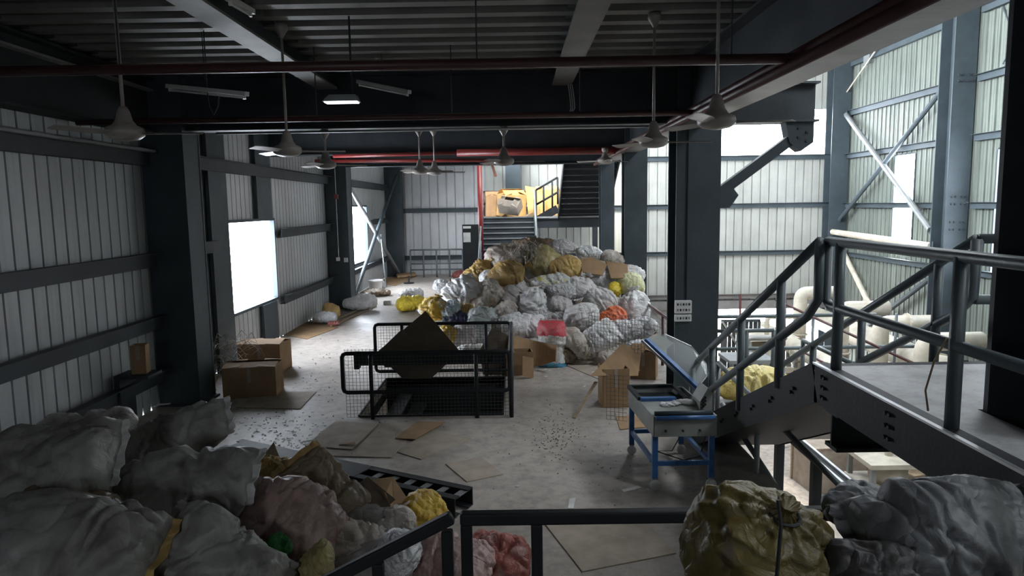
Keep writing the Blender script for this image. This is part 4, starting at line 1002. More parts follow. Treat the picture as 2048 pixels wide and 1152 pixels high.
for k, (px, lab) in enumerate(((1735, 'slim pale stanchion left of its twin on the lit ground'), (1752, 'slim pale stanchion right of its twin on the lit ground'))):
    q = P(px, 940, z=ZG); o = MB().tube([q, q + V(0, 0, 1.3)], .05, 8).build('stanchion', CREAM, smooth=True); tag(o, lab, 'post', 'stanchions below')
    MB().lathe([(.01, 0), (.14, 0), (.14, .03), (.05, .04)], q, 12).build('foot', CREAM, o)
lt2 = thing('rail_track', (6, 16, ZG), 'pair of pale steel tracks under the stair flight', 'track')
a, b_ = P(1560, 855, z=-1.5), P(1730, 1000, z=-1.5)
MB().bar(a, b_, .25, .06).build('web_plate', STEEL_B, lt2)
for s_ in (-.1, .08): MB().bar(a + V(s_, 0, .05), b_ + V(s_, 0, .05), .05, .05).build('track', ALU, lt2)
for t in (0, .5, 1):
    q = a.lerp(b_, t); MB().bx(q.x - .08, q.x + .08, q.y - .08, q.y + .08, ZG, q.z - .03).build('leg', STEEL_B, lt2)
# ------------------------------------------------------------------ sacks
PROF_GATHER = [(-1, .05), (-.97, .5), (-.85, .82), (-.55, 1.0), (-.1, 1.0), (.3, .9), (.55, .68), (.7, .4), (.8, .16), (.86, .07), (.93, .09), (1.0, .13)]
PROF_TIED = [(-1, .05), (-.97, .42), (-.88, .74), (-.65, .95), (-.25, 1.0), (.15, .95), (.42, .76), (.6, .48), (.7, .24), (.76, .13), (.82, .15), (.9, .27), (1.0, .34)]
def interp(tab, u):
    for (a, fa), (b_, fb) in zip(tab, tab[1:]):
        if u <= b_:
            t = (u - a) / (b_ - a); t = t * t * (3 - 2 * t); return fa + (fb - fa) * t
    return tab[-1][1]
def sack(name, label, c, L, Wd, Tk, xdir, normal, mat, style='pillow', seed=0, res=(44, 36), wr=1.0, cat='sack', group=None, trim=None, sag=.75):
    """filled sack: long axis xdir, thickness along normal; L, Wd, Tk full sizes"""
    X = Vector(xdir).normalized(); N = Vector(normal); N = (N - X * N.dot(X)).normalized(); Yv = N.cross(X)
    R = Matrix((X, Yv, N)).transposed(); off = Vector((seed * 7.31 % 50, seed * 3.77 % 50, seed * 1.93 % 50))
    nu, nv = res; vs = []; fs = []; ph = seed * 1.7; kf = 9 + seed % 5
    S = (L + Wd) / 2; rc = random.Random(seed * 13 + 5); creases = []
    for _ in range({'crumple': 4, 'gather': 5}.get(style, 11)):
        a_ = rc.uniform(0, math.pi); creases.append((math.cos(a_) , math.sin(a_), rc.uniform(-.5, .5), rc.uniform(-.35, .35), rc.uniform(.018, .055)))
    for i in range(nu + 1):
        u = -1 + 2 * i / nu
        if style == 'pillow':
            uu = abs(u); pw = .80 + .20 * math.cos(u * math.pi / 2) ** .8; hh = max(.03, (1 - uu ** 3.2) ** .55)
            if uu > .985: hh = .03
        elif style in ('tied', 'gather'): pw = hh = interp(PROF_TIED if style == 'tied' else PROF_GATHER, u)
        else: pw = hh = max(.02, (1 - abs(u) ** 2.5) ** (1 / 2.2))
        for j in range(nv):
            th = 2 * math.pi * j / nv; cs, sn = math.cos(th), math.sin(th)
            e = .78 if style == 'pillow' else .9
            y = math.copysign(abs(cs) ** e, cs) * pw; z = math.copysign(abs(sn) ** e, sn) * hh
            p = Vector((u * L / 2, y * Wd / 2, z * Tk / 2))
            q = p * (1 / S) + off
            d1 = noise.noise(q * 1.5) * .15
            d2 = noise.noise(q * 3.4 + Vector((9, 3, 1))) * .03
            d3 = d4 = 0.0
            for (nx, ny, nz_, off_, amp) in creases:                # sharp valley folds with a soft lip
                sd = nx * p.x / S + ny * p.y / S + nz_ * p.z / S - off_ + .09 * noise.noise(q * 3.0)
                d3 -= amp * wr * (math.exp(-abs(sd) / .022) - .55 * math.exp(-abs(sd - .055) / .03))
            qs = Vector((q.x * 2.6, q.y * 8, q.z * 8))
            r_ = noise.noise(qs + Vector((4, 7, 2)))
            if style == 'crumple':
                v2 = noise.voronoi((q + noise.noise_vector(q * 2) * .12) * 4.2)[0]; d3 += (v2[1] - v2[0]) * -.11 * wr + .03
                v3 = noise.voronoi((q + noise.noise_vector(q * 4) * .06) * 9.0)[0]; d4 = (v3[1] - v3[0]) * -.045 * wr
            elif style == 'pillow': d4 = (.5 - abs(r_) * 2) * .026 * wr * (.35 + abs(u) ** 2 * 1.6)
            else: d4 = (.5 - abs(r_) * 2) * (.032 if style != 'gather' else .014) * wr
            if style in ('tied', 'gather'):
                fall = max(0, min(1, (u + .3) / .9)) if style == 'tied' else max(0, min(1, (u + .05) / .7)); d3 += math.cos(kf * th + 3 * noise.noise(q * 2)) * (.055 if style == 'tied' else .05) * fall * wr * (pw + .1)
            dirv = Vector((.25 * u, cs * (pw + .05), sn * (hh + .05)))
            fade = 1 if style != 'pillow' else min(1, (1 - abs(u)) * 6 + .25)
            if dirv.length > 1e-5: dirv.normalize()
            p = p + dirv * (d1 + d2 + d3 + d4) * S * fade * (.75 + .25 * pw)
            if style == 'pillow':
                p.z += .05 * S * abs(u) ** 4 * noise.noise(Vector((y * 2 + seed, u, 0))) * 2
                p.x += .03 * S * noise.noise(Vector((y * 3 + seed * 2, u * 2, 3)))
            if p.z < 0: p.z *= sag
            vs.append(p)
    for i in range(nu):
        for j in range(nv):
            k = (j + 1) % nv; fs.append((i * nv + j, i * nv + k, (i + 1) * nv + k, (i + 1) * nv + j))
    fs.append(tuple(range(nv - 1, -1, -1)))
    if style in ('tied', 'gather'):
        vs.append(sum((vs[nu * nv + j] for j in range(nv)), Vector()) / nv - Vector((L * .08, 0, 0)))
        for j in range(nv): fs.append((nu * nv + j, nu * nv + (j + 1) % nv, len(vs) - 1))
    else: fs.append(tuple(nu * nv + j for j in range(nv)))
    me = bpy.data.meshes.new(name); me.from_pydata(vs, [], fs); me.materials.append(mat)
    me.polygons.foreach_set('use_smooth', [True] * len(me.polygons))
    o = bpy.data.objects.new(name, me); COL.objects.link(o)
    o.matrix_world = Matrix.Translation(c) @ R.to_4x4(); ORG[o.name] = Vector((0, 0, 0))
    tag(o, label, cat, group)
    if style == 'pillow':
        for e in (0, nu):                                   # stitched hem: a thin frilled strip past the end
            sg = -1 if e == 0 else 1; ring = [vs[e * nv + j] for j in range(nv)]
            ys = sorted({round(p.y, 4): p for p in ring}.values(), key=lambda p: p.y)
            row = ys[::max(1, len(ys) // 14)]; hv = []; hf = []
            for a_, p in enumerate(row):
                fl = (.035 if res[0] < 60 else .055) + .012 * math.sin(a_ * 2.3 + seed)
                for t_, zz in ((0, .006), (fl, .008 * math.sin(a_ * 1.7 + seed))): hv += [p + Vector((sg * t_, 0, zz)), p + Vector((sg * t_, 0, zz - .006))]
            for a_ in range(len(row) - 1):
                b0, b1 = a_ * 4, a_ * 4 + 4
                hf += [(b0, b0 + 2, b1 + 2, b1), (b0 + 1, b1 + 1, b1 + 3, b0 + 3), (b0 + 2, b0 + 3, b1 + 3, b1 + 2)]
            h = bpy.data.meshes.new('hem'); h.from_pydata(hv, [], hf); h.materials.append(trim or mat)
            ho = bpy.data.objects.new('hem', h); ho.parent = o; COL.objects.link(ho)
    if style in ('tied', 'gather'):
        ring = MB().tube([(.76 * L / 2, .15 * Wd / 2 * 1.15 * math.cos(a_), .15 * Tk / 2 * 1.25 * math.sin(a_)) for a_ in [k_ * math.pi / 6 for k_ in range(13)]], .008, 6, False)
        t_ = ring.build('tie_string', trim or CARD, o)
    return o

D = {  # sack cloths
 'white': sackmat('sack_white', (.76, .75, .75), (.50, .485, .47)),
 'grey': sackmat('sack_grey', (.68, .66, .65), (.48, .46, .445)),
 'mauve': sackmat('sack_mauve_grey', (.55, .51, .50), (.37, .33, .325)),
 'dirty': sackmat('sack_dirty_white', (.58, .53, .48), (.34, .285, .24)),
 'brown': sackmat('sack_brown', (.30, .22, .15), (.17, .12, .085)),
 'brownwhite': sackmat('sack_brown_white', (.62, .57, .52), (.33, .24, .17)),
 'ochre': sackmat('sack_ochre', (.55, .37, .12), (.36, .23, .09)),
 'olive': sackmat('sack_olive', (.40, .33, .14), (.24, .19, .10), (.52, .48, .40)),
 'yellow': sackmat('sack_yellow', (.85, .66, .05), (.62, .44, .05), None, .4),
 'amber': sackmat('sack_amber', (.68, .45, .06), (.45, .28, .06), (.6, .6, .6)),
 'pale': sackmat('sack_pale_green', (.62, .62, .36), (.44, .43, .25)),
 'film': sackmat('film_white', (.78, .78, .80), (.54, .54, .55), None, .28, False, .8),
 'filmgrey': sackmat('film_grey', (.62, .61, .61), (.34, .325, .325), (.62, .62, .65), .3, False, .9),
 'stripe': sackmat('sack_yellow_white_print', (.66, .66, .62), (.48, .48, .46), (.66, .52, .06), .4, False, .7),
 'orange': sackmat('sack_orange', (.72, .16, .05), (.45, .10, .05), (.35, .33, .32)),
 'red': sackmat('sack_red', (.34, .09, .07), (.2, .07, .055), (.36, .22, .19)),
 'pink': sackmat('sack_pink_red', (.42, .29, .265), (.27, .18, .165), (.46, .40, .38)),
 'navy': sackmat('bag_navy', (.03, .035, .09), (.015, .018, .04)),
 'print': sackmat('sack_green_black_print', (.58, .60, .60), (.38, .40, .40), (.05, .14, .10)),
 'cyan': sackmat('bag_white_cyan', (.62, .68, .72), (.40, .44, .48), (.06, .30, .42), .35, False),
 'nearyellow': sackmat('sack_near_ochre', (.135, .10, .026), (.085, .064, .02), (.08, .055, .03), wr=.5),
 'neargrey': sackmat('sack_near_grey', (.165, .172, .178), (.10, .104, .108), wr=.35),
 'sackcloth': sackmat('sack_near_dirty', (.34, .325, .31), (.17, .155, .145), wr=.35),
 'greenpatch': sackmat('sack_near_green_patch', (.44, .38, .36), (.27, .23, .21), (.06, .30, .06)),
 'fibre': sackmat('torn_fibre', (.42, .38, .34), (.20, .16, .13)),
}
redtop = bands('sack_red_band_print', [(0, (.05, .28, .45)), (.2, (.60, .60, .58)), (.62, (.60, .58, .55)), (.74, (.50, .03, .05))], 'X')
WC = Vector((0, -.65, .75))
def pile(label, px, py, w, h, mat, style='pillow', ang=0.0, seed=0, dd=0.0, wr=1.0, name='sack', thick=None, lean=.15, res=(44, 36), normal=None, group='sacks of the big heap', trim=None):
    d = 13.2 + (740 - py) / 255 * 3.8 + dd
    c = P(px, py, y=d); s = d / F_PX; a = math.radians(ang)
    L, Wd = w * s * 1.06, h * s * 1.10; Tk = thick or min(L, Wd) * .85
    return sack(name, label, c + Vector((0, Tk * .22, -.02)), L, Wd, Tk, (math.cos(a), lean, math.sin(a)), normal or WC, mat, style, seed, res, wr, 'sack' if name == 'sack' else 'bag', group, trim)
H = 'of the big heap'
pile('torn grey-white sack with stringy top near the crest of the heap', 1018, 520, 82, 74, D['brownwhite'], 'tied', 35, 1)
pile('ochre sack bulging below the torn stringy sack', 1022, 548, 86, 50, D['ochre'], 'tied', 28, 2, -.35)
pile('olive striped sack on the crest of the heap', 1086, 523, 80, 66, D['olive'], 'tied', 150, 3)
pile('round ochre sack with dark folds beside the crushed cardboard', 1133, 537, 62, 50, D['ochre'], 'round', 10, 4, -.15)
pile('dark brown sack topping the heap', 1078, 492, 96, 38, D['brown'], 'pillow', -4, 5, .2)
pile('grey crumpled film at the top of the heap', 1124, 497, 62, 34, D['filmgrey'], 'crumple', 5, 6, .2)
pile('white crumpled film at the top right of the heap', 1182, 507, 60, 34, D['film'], 'crumple', -12, 7, .3)
pile('small beige sack at the top right end of the heap', 1226, 518, 46, 30, D['dirty'], 'round', -15, 8, .4)
pile('bright white bag on the right shoulder of the heap', 1268, 545, 44, 32, D['white'], 'crumple', -20, 9, .2)
pile('pale yellow-green sack on the right shoulder of the heap', 1264, 570, 56, 46, D['pale'], 'round', -30, 10)
pile('smooth grey bag under the crushed cardboard', 1166, 573, 56, 62, D['grey'], 'tied', 60, 11)
pile('white film bag right of the smooth grey bag', 1207, 556, 64, 38, D['film'], 'crumple', 8, 12, .1)
pile('small yellow bag squeezed between pale bags on the right', 1230, 577, 30, 26, D['yellow'], 'crumple', -40, 13, .0)
pile('big round grey bag right of the middle of the heap', 1203, 604, 62, 58, D['grey'], 'round', 30, 14)
pile('large white bag at the right end of the heap', 1272, 611, 70, 62, D['white'], 'tied', 95, 15)
pile('bright white pleated sack in the centre of the heap', 1068, 600, 72, 58, D['white'], 'tied', 80, 16, -.25, 1.3)
pile('white sack with yellow and blue print above the pleated sack', 1104, 566, 88, 34, D['stripe'], 'pillow', 6, 17)
pile('grey crumpled bag right of the yellow printed sack', 1124, 584, 58, 36, D['filmgrey'], 'crumple', -10, 18, -.05)
pile('mauve grey bag below the ochre sack', 1034, 575, 52, 52, D['mauve'], 'tied', 40, 19, .1)
pile('mauve sack lying against the pleated white sack', 1022, 600, 52, 48, D['mauve'], 'pillow', 50, 20)
pile('brown and white stitched sack left of the heap middle', 968, 594, 78, 54, D['brownwhite'], 'pillow', 28, 21, -.1)
pile('silvery white sack on the left flank of the heap', 926, 588, 72, 64, D['white'], 'pillow', 38, 22, -.1, 1.4)
pile('long ochre sack sloping up the left flank of the heap', 955, 541, 70, 34, D['ochre'], 'tied', 38, 23, .1)
pile('small white bag wedged below the long ochre sack', 976, 556, 34, 32, D['white'], 'crumple', 30, 24, .0)
pile('amber yellow sack standing at the left foot of the heap', 871, 612, 46, 62, D['amber'], 'tied', 75, 25, -.3)
pile('small white bag above the amber yellow sack', 883, 572, 28, 32, D['film'], 'crumple', 80, 27, .3, group='bags left of the heap')
pile('white and cyan bag beside the amber yellow sack', 899, 621, 42, 40, D['cyan'], 'crumple', 40, 28, -.25)
pile('navy crumpled bag low on the left of the heap', 910, 640, 52, 32, D['navy'], 'crumple', 0, 29, -.1)
pile('small ochre bundle low on the left of the heap', 934, 625, 34, 34, D['ochre'], 'round', 0, 30, -.1)
pile('white sack with green and black print behind the guard', 960, 634, 58, 38, D['print'], 'pillow', 15, 31, -.2)
pile('second printed white sack seen through the guard mesh', 955, 662, 52, 48, D['print'], 'pillow', 75, 32, -.2)
pile('beige crumpled bag below the mauve sacks', 1009, 623, 52, 36, D['dirty'], 'crumple', 35, 33)
pile('white crumpled film under the beige bag', 1018, 641, 56, 32, D['film'], 'crumple', 20, 34, -.1)
pile('wide flat white sack behind the curled cardboard', 1050, 655, 84, 40, D['white'], 'pillow', 4, 35, -.2, 1.4)
pile('dark grey bag in the hollow right of the pleated sack', 1124, 612, 52, 38, D['mauve'], 'crumple', -20, 36, .15)
pile('grey film spread under the pleated white sack', 1104, 636, 76, 30, D['filmgrey'], 'crumple', -5, 37, .0)
pile('big grey sack bulging in the right middle of the heap', 1164, 630, 66, 70, D['grey'], 'tied', 100, 38, -.3)
pile('upright printed sack with a red top and blue foot', 1104, 689, 92, 56, redtop, 'pillow', 88, 39, -.35, .7)
pile('long grey sack slumped on the floor at the heap foot', 1158, 684, 84, 38, D['dirty'], 'pillow', -38, 40, -.3)
pile('big white sack behind the loose wire mesh', 1203, 678, 72, 56, D['white'], 'pillow', 25, 41, -.3)
pile('orange torn sack on the right flank of the heap', 1226, 638, 60, 42, D['orange'], 'crumple', 30, 42, -.1)
pile('mauve crumpled bag low on the right flank of the heap', 1258, 660, 62, 46, D['filmgrey'], 'crumple', 5, 43, -.2, 1.2)
pile('white crumpled bag at the lower right end of the heap', 1292, 655, 42, 48, D['film'], 'crumple', 60, 44, -.1)
pile('beige bag in the gap left of the large white end bag', 1234, 612, 34, 42, D['dirty'], 'crumple', 80, 45, .2)
pile('purple-grey sack seen through the guard mesh', 927, 672, 58, 50, D['mauve'], 'crumple', 10, 46, -.1)
pile('yellow crumpled bag seen through the guard mesh', 895, 668, 36, 40, D['amber'], 'crumple', 60, 47, -.2)
pile('white bag low behind the guard mesh', 942, 706, 52, 40, D['white'], 'pillow', 5, 48, -.2)
pile('grey sack behind the curled cardboard on the floor', 1065, 688, 78, 44, D['grey'], 'pillow', 10, 49, .2)
pile('brown bag on the floor between red-topped and slumped sacks', 1135, 712, 40, 32, D['brown'], 'crumple', 0, 50, .1)
pile('crumpled white scrap bag at the foot of the right flank', 1282, 705, 60, 44, D['film'], 'crumple', 0, 51, -.2)
pile('dirty sack at the foot of the heap by the loose mesh', 1222, 712, 64, 36, D['dirty'], 'pillow', 8, 52, .1)
# sacks inside and behind the heap that carry the outer ones
rnd = random.Random(11)
k = 0
for z, ys, xs in ((.3, (15.0, 16.1, 17.2, 18.2), (-.8, .2, 1.2, 2.0)), (.9, (16.3, 17.3, 18.2), (-.2, .8, 1.7)), (1.5, (17.4, 18.2), (.3, 1.2))):
    for y in ys:
        for x in xs:
            k += 1
            sack('sack', 'grey sack buried inside the big heap under the others', V(x + rnd.uniform(-.15, .15), y + rnd.uniform(-.2, .2), z), 1.25, .95, .75, (math.cos(k), math.sin(k), .1), (0, 0, 1), D[('grey', 'dirty', 'white')[k % 3]], 'pillow', 60 + k, (26, 22), 1, 'sack', 'buried sacks of the big heap')
# crushed cardboard in the heap
def heapcard(label, pts, mat=CARD):
    sheet('cardboard_sheet', [P(a, b_, y=13.2 + (740 - b_) / 255 * 3.8 - .25) for a, b_ in pts], mat, label, t=.02)
heapcard('crushed cardboard strip below the white film on the heap', [(1158, 520), (1182, 515), (1214, 530), (1205, 552), (1165, 545)])
heapcard('square cardboard piece on the right shoulder of the heap', [(1212, 523), (1255, 530), (1256, 556), (1222, 558)])
heapcard('thin folded cardboard edge near the heap top', [(1160, 514), (1210, 524), (1212, 531), (1165, 522)], CARD_L)

# torn fibres on the crest: loose strings
fm = MB(); rnd = random.Random(5)
for i in range(70):
    q = P(rnd.uniform(1025, 1075), rnd.uniform(490, 520), y=16.2 + rnd.uniform(-.2, .3)); a = rnd.uniform(0, 6.28); l = rnd.uniform(.1, .35)
    fm.tube([q, q + V(math.cos(a) * l * .5, -.05, .08 + l * .2), q + V(math.cos(a) * l, -.1, rnd.uniform(-.1, .1))], .006, 4, False)
o = fm.build('torn_strings', D['fibre']); tag(o, 'tangle of torn strings on the crest of the heap', 'strings', kind='stuff')

# bags lying left of the heap on the open floor
def floorbag(label, px, py, w, h, mat, style, ang, seed, name='sack', wr=1.0, dd=0, group='bags on the open floor'):
    b0 = P(px, py + h / 2, z=0); d = b0.y + dd; s = d / F_PX; L, Wd, Tk = w * s, w * s * .62, h * s * 1.25
    a = math.radians(ang); c = V(max(XL + .3 + L * .5, P(px, py, y=d).x), d + Wd * .3, Tk * .40)
    return sack(name, label, c, L, Wd, Tk, (math.cos(a), math.sin(a), .03), (0, 0, 1), mat, style, seed, (44, 36), wr, 'sack' if name == 'sack' else 'bag', group)
floorbag('bright yellow crumpled sack on the floor left of the heap', 820, 609, 60, 30, D['yellow'], 'crumple', 5, 70)
floorbag('crumpled grey-white film behind the bright yellow sack', 822, 590, 48, 18, D['filmgrey'], 'crumple', 0, 71, 'plastic_film')
floorbag('white filled sack lying on the floor beyond the window', 718, 608, 72, 28, D['white'], 'round', 8, 72)
floorbag('small dry yellow sack with tattered top on the window side', 660, 627, 38, 32, D['ochre'], 'crumple', 0, 73)
floorbag('white cloth heap on the floor under the window', 622, 637, 48, 24, D['film'], 'crumple', 10, 74, 'cloth_heap')
floorbag('grey rumpled cloth beside the white tub', 716, 573, 34, 20, D['filmgrey'], 'crumple', 0, 75, 'cloth_heap')
floorbag('dark flattened bag behind the white lying sack', 735, 588, 60, 10, D['brown'], 'crumple', 0, 76)
floorbag('dark red rag by the small yellow sack', 668, 648, 26, 10, D['red'], 'crumple', 0, 77, 'rag')
q = V(-5.3, 26.2, 0); s = 26.2 / F_PX
tb = MB().lathe([(.01, .02), (11 * s, .02), (12 * s, 0), (12.6 * s, .1), (14 * s, 22 * s), (15 * s, 22 * s), (15 * s, 24 * s), (13.6 * s, 24 * s), (13 * s, 22 * s), (11 * s, .05), (.01, .05)], q + V(0, .25, 0), 24).build('tub', WHITE, None, True)
tag(tb, 'white plastic tub standing by the crossed bracing', 'tub')
for px, py, w, h, lab in ((919, 552, 34, 26, 'brown carton beside the far electrical cabinet with rags on top'),):
    q = P(px, py, z=0); q = V(P(px, 540, y=21.5).x, 21.5, 0)
    carton(lab, q, (.62, .5, .95), .1, CARD, False, tape=False, seed=9)
    sack('bag', 'red and white rags on the carton by the cabinet', q + V(0, 0, 1.08), .55, .4, .3, (1, 0, 0), (0, 0, 1), D['red'], 'crumple', 80, (30, 24), 1.2, 'bag')
    q2 = P(909, 562, y=20.4); sack('bag', 'navy blue bag standing before the carton by the cabinet', V(q2.x, 20.4, .4), .75, .45, .4, (.05, 0, 1), (0, -1, 0), D['navy'], 'crumple', 81, (30, 24), 1.1, 'bag')
for i, (a, b_, lab) in enumerate((((662, 652), (752, 612), 'longer pale batten on the floor by the white lying sack'), ((655, 645), (735, 613), 'shorter pale batten on the floor by the white lying sack'), ((530, 680), (565, 668), 'short batten by the cartons near the window'))):
    tag(MB().bar(P(*a, z=.03), P(*b_, z=.03), .06, .04).build('wooden_batten', WOOD), lab, 'stick', 'battens on the floor')
for i, (px, py, lab) in enumerate(((736, 620, 'small white block nearest the batten end'), (775, 609, 'small white block on the floor right of the lying sack'), (800, 548, 'small white box near the far railing'))):
    q = P(px, py, z=0); tag(MB().bx(q.x - .12, q.x + .12, q.y - .1, q.y + .1, 0, .12).bx(q.x - .1, q.x + .1, q.y - .08, q.y + .08, .12, .14).build('foam_block', PAPER, bevel=.015), lab, 'block', 'small white blocks')
q = P(818, 567, z=0); so = MB().lathe([(.01, 0), (.22, 0), (.22, .04), (.03, .05), (.03, .3), (.05, .31), (.01, .32)], q, 16).build('spool_stand', STEEL_B); tag(so, 'small dark spool stand on the bright far floor', 'stand')
nest = MB(); rnd = random.Random(3); q = P(420, 700, x=-5.2)
for i in range(90):
    c = V(-5.35 + rnd.uniform(-.2, .35), 12.6 + rnd.uniform(-.4, .6), rnd.uniform(.1, .85)); a = rnd.uniform(0, 6.28)
    nest.tube([c, c + V(math.cos(a) * .2, math.sin(a) * .2, rnd.uniform(0, .15)), c + V(math.cos(a) * .35, math.sin(a) * .35, rnd.uniform(-.2, .1))], .005, 3, False)
tag(nest.build('strapping_tangle', D['fibre']), 'tangle of loose strapping behind the cartons at the column', 'strapping', kind='stuff')
for px, py, lab in ((292, 815, 'coil of pale strapping on the floor by the shaded wall'), (325, 809, 'second coil of pale strapping beside the first'), (372, 800, 'small coil of pale strapping at the foot of the broad column')):
    q = P(px, py, z=.01); m = MB()
    for k in range(4):
        r = .16 + .03 * k; m.tube([q + V(r * math.cos(a_ / 4), r * .7 * math.sin(a_ / 4) + .02 * k, .01 + .01 * k) for a_ in range(26)], .006, 4, False)
    tag(m.build('strapping_coil', PAPER), lab, 'strapping', 'strapping coils')

# ------------------------------------------------------------------ near sacks, left
def near(label, px, py, d, w, h, mat, style='pillow', ang=0, seed=0, tilt=.0, tk=None, normal=(0, -.55, .83), wr=.75, name='sack', trim=None, group='near sacks by the railing', res=(96, 72)):
    c = P(px, py, y=d); s = d / F_PX; a = math.radians(ang); L, Wd = w * s, h * s * 1.25
    return sack(name, label, c, L, Wd, tk or min(L, Wd) * .7, (math.cos(a), tilt, math.sin(a)), normal, mat, style, seed, res, wr, 'sack' if name == 'sack' else 'bag', group, trim)
SC, DG = D['sackcloth'], D['greenpatch']
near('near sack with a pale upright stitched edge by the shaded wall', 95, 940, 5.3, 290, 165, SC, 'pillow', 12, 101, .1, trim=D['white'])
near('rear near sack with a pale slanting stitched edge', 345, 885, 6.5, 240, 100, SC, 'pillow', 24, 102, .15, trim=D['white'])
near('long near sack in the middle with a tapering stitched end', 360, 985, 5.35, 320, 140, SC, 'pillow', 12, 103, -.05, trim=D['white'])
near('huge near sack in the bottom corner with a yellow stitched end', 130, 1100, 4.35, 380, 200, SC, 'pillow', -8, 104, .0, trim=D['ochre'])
near('grey near sack at the bottom edge between the corner sack and green patch', 440, 1125, 4.6, 260, 150, SC, 'pillow', -30, 105)
near('near ochre sack with a gleaming folded end', 520, 955, 6.1, 150, 85, D['ochre'], 'pillow', -8, 106)
near('near pinkish grey sack with a green patch', 585, 1045, 5.4, 205, 125, D['pink'], 'pillow', -28, 107, trim=D['greenpatch'])
sack('bag', 'small bright green bag peeping below the pinkish sack', P(560, 1092, y=5.05), .2, .16, .14, (.8, 0, -.5), (0, -.6, .8), sackmat('bag_green', (.04, .26, .05), (.02, .14, .03)), 'round', 109, (30, 24), 1, 'bag')
near('tall olive brown sack leaning before the ladder frame', 645, 1000, 6.0, 195, 120, D['brown'], 'pillow', -58, 108, trim=D['ochre'])
near('yellow crumpled bag beside the slanting railing', 850, 1030, 6.1, 110, 80, D['amber'], 'crumple', -20, 110, name='bag', wr=.8)
near('pale crumpled bag behind the slanting railing', 785, 1055, 5.8, 100, 70, D['dirty'], 'crumple', 30, 111, name='bag')
near('small olive sack at the bottom under the pinkish sack', 628, 1128, 4.9, 90, 70, D['olive'], 'tied', 200, 112)
near('white crumpled film behind the slanting railing at the bottom', 800, 1112, 5.2, 100, 80, D['film'], 'crumple', 40, 113, name='bag')
near('pink sack behind the railing corner post', 868, 1110, 5.4, 110, 90, D['pink'], 'round', 10, 114)
near('red mesh sack on the floor behind the black railing', 975, 1128, 5.5, 190, 100, D['red'], 'tied', 175, 115, wr=1.2)
near('pinkish crumpled sack left of the red mesh sack', 930, 1120, 5.3, 130, 90, D['pink'], 'crumple', -20, 116)
near('dark brown sack wedged between grey and green-patched sacks', 480, 1050, 5.5, 150, 100, D['brown'], 'round', 10, 117)
near('grey sack low beside the slanting railing', 720, 1100, 5.5, 140, 90, D['dirty'], 'pillow', -20, 118)
near('dark rumpled sack heaped against the shaded wall', 160, 870, 6.2, 220, 80, D['mauve'], 'crumple', 12, 119, name='bag', wr=.7)
for i, (x, y, z) in enumerate(((-4.2, 5.4, .35), (-3.2, 5.6, .35), (-2.3, 5.7, .3), (-3.9, 4.6, .4), (-2.9, 4.7, .4), (-2.0, 5.0, .3), (-3.2, 6.6, .35), (-4.4, 6.4, .35), (-1.3, 5.6, .22), (-3.4, 4.9, .85) , (-2.3, 4.6, .5), (-2.3, 6.2, .3), (-1.5, 5.9, .25), (-3.0, 4.2, .5))):
    sack('sack', 'grey sack hidden under the near sacks by the railing', V(x, y, z), 1.1, .75, .6, (math.cos(i), math.sin(i), 0), (0, 0, 1), D['brown'] if i % 2 else SC, 'pillow', 140 + i, (26, 22), 1, 'sack', 'hidden near sacks')
sheet('cardboard_flap', [P(514, 930, y=6.6), P(548, 884, y=6.7), P(567, 935, y=6.6)], CARD_L, 'pointed cardboard flap sticking up behind the near ochre sack')
sheet('cardboard_flap', [P(695, 985, y=6.1), P(735, 955, y=6.3), P(790, 1000, y=6.1), P(735, 1050, y=5.9)], CARD_D, 'dark folded cardboard beside the tall olive sack')
sheet('cardboard_flap', [P(735, 962, y=6.35), P(785, 955, y=6.5), P(815, 1000, y=6.3), P(790, 1035, y=6.0), P(770, 990, y=6.1)], CARD, 'brown folded cardboard before the ladder frame')
# near sacks, right
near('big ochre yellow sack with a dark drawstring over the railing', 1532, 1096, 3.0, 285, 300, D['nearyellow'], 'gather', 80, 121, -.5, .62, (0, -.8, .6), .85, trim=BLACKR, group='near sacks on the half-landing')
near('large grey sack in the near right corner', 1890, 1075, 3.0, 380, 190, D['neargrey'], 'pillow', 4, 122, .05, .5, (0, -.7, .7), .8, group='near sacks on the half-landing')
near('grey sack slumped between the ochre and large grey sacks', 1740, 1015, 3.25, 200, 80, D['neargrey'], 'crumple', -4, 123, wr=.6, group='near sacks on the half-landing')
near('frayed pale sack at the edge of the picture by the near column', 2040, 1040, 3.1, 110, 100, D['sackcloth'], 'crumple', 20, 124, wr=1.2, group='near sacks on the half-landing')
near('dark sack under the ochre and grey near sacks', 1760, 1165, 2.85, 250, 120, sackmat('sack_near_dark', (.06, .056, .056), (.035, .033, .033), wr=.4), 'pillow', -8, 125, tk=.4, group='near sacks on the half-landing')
dr = MB().tube([P(1556, 1000, y=2.62), P(1562, 1050, y=2.6), P(1558, 1100, y=2.6), P(1552, 1170, y=2.62)], .008, 6); tag(dr.build('drawstring', BLACKR), 'dark string hanging over the big ochre yellow sack', 'string')
for i, (x, y, z) in enumerate(((.9, 2.9, 1.0), (1.6, 2.9, 1.0), (2.0, 2.6, 1.05), (1.2, 2.7, 1.3), (1.8, 2.8, 1.35))):
    sack('sack', 'grey sack hidden under the near right sacks', V(x, y, z), .9, .6, .5, (1, .1 * i, 0), (0, 0, 1), D['neargrey'], 'pillow', 160 + i, (26, 22), 1, 'sack', 'hidden near right sacks')
# yellow sack behind the stair flight
q = P(1512, 795, y=10.7)
sack('sack', 'yellow sack lying behind the stair flight rails', V(q.x, 10.9, .28), 1.15, .7, .62, (1, -.1, .04), (0, 0, 1), sackmat('sack_faded_yellow', (.72, .62, .28), (.55, .42, .10)), 'pillow', 130, (60, 44), 1.0, 'sack')

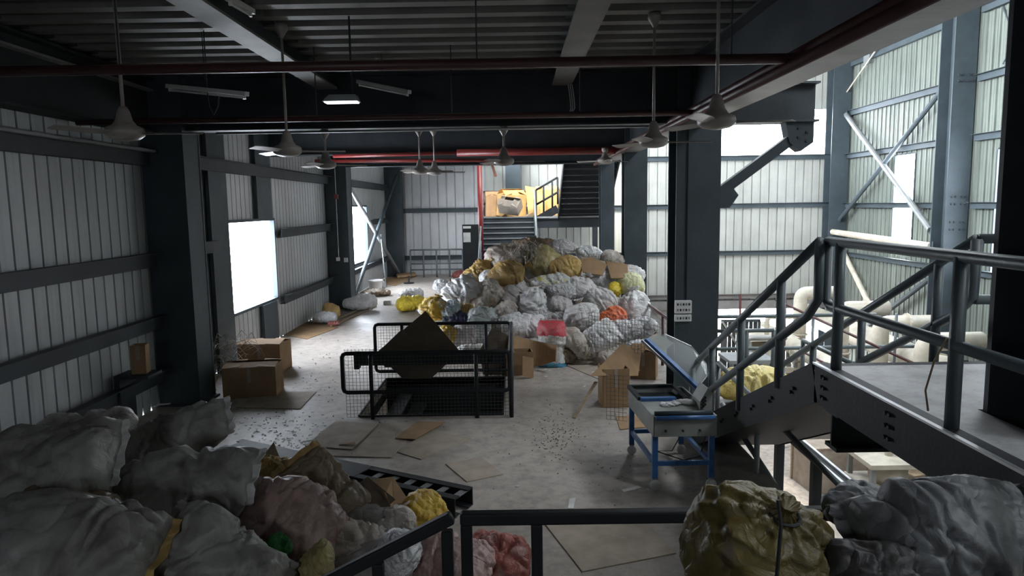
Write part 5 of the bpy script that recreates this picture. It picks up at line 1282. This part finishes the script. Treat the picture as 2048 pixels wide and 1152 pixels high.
# items on the machine
q = T(.45, .32, .875); sack('bag', 'flat grey polythene wad on the machine worktop', q, .26, .14, .06, (1, .2, 0), (0, 0, 1), D['film'], 'crumple', 131, (30, 24), 1, 'bag')
q = T(.72, .33, .885); sack('bag', 'white rolled film lying on the machine worktop', q, .32, .09, .07, (1, -.25, 0), (0, 0, 1), D['white'], 'round', 132, (30, 24), .5, 'bag')

# ------------------------------------------------------------------ litter
rnd = random.Random(21)
def litter(label, spots, mat, name='debris'):
    m = MB()
    for cx, cy, sx, sy, n, smin, smax in spots:
        for _ in range(n):
            px = rnd.gauss(cx, sx); py = rnd.gauss(cy, sy)
            q = P(px, py, z=0)
            if not (XL + .2 < q.x < 2.85 and 5 < q.y < 31) or (HX0 - .05 < q.x < HX1 + .05 and HY0 - .05 < q.y < HY1 + .05): continue
            s = rnd.uniform(smin, smax); a = rnd.uniform(0, 6.28); l = rnd.uniform(.4, 1)
            u = V(math.cos(a), math.sin(a), 0) * s; w = V(-math.sin(a), math.cos(a), 0) * s * l
            z = V(0, 0, rnd.uniform(.002, .02)); p = [q + u * .5, q + w * .5, q - u * .5, q - w * .4]
            m.prism([p[0] + z, p[1] + V(0, 0, .002), p[2] + z * .5, p[3] + V(0, 0, .002)], (0, 0, .003))
    o = m.build(name, mat); tag(o, label, 'litter', kind='stuff')
litter('scattered pale scraps on the concrete floor', [(560, 870, 70, 30, 160, .02, .06), (700, 760, 60, 30, 40, .02, .06), (1110, 850, 120, 60, 60, .015, .04), (1130, 745, 70, 15, 60, .03, .12), (1240, 960, 120, 60, 16, .02, .06), (1200, 735, 80, 20, 50, .03, .1), (640, 740, 60, 40, 40, .02, .05)], PAPER)
litter('dark dirt chips on the concrete floor', [(1110, 868, 22, 22, 170, .012, .035), (560, 840, 70, 40, 120, .015, .05), (1150, 900, 150, 60, 60, .01, .03), (800, 860, 40, 10, 60, .02, .06), (650, 740, 40, 40, 60, .02, .06)], CARD_D)
for px, py, a, lab in ((1263, 979, 20, 'white paper strip on the floor left of the machine wheel'), (1143, 1008, 80, 'white paper scrap on the floor behind the near railing'), (695, 888, 5, 'brown scrap lying on the upper flat cardboard'), (1185, 745, 0, 'white rag scrap at the foot of the heap')):
    q = P(px, py, z=.03 if py == 888 else 0); s = .11; d = V(math.cos(math.radians(a)), math.sin(math.radians(a)), 0); w = V(-d.y, d.x, 0)
    tag(MB().prism([q - d * s - w * .03, q + d * s - w * .035 + V(0, 0, .02), q + d * s * .9 + w * .03 + V(0, 0, .015), q - d * s + w * .03], (0, 0, .004)).build('paper_scrap', PAPER if a != 5 else CARD, None), lab, 'scrap')
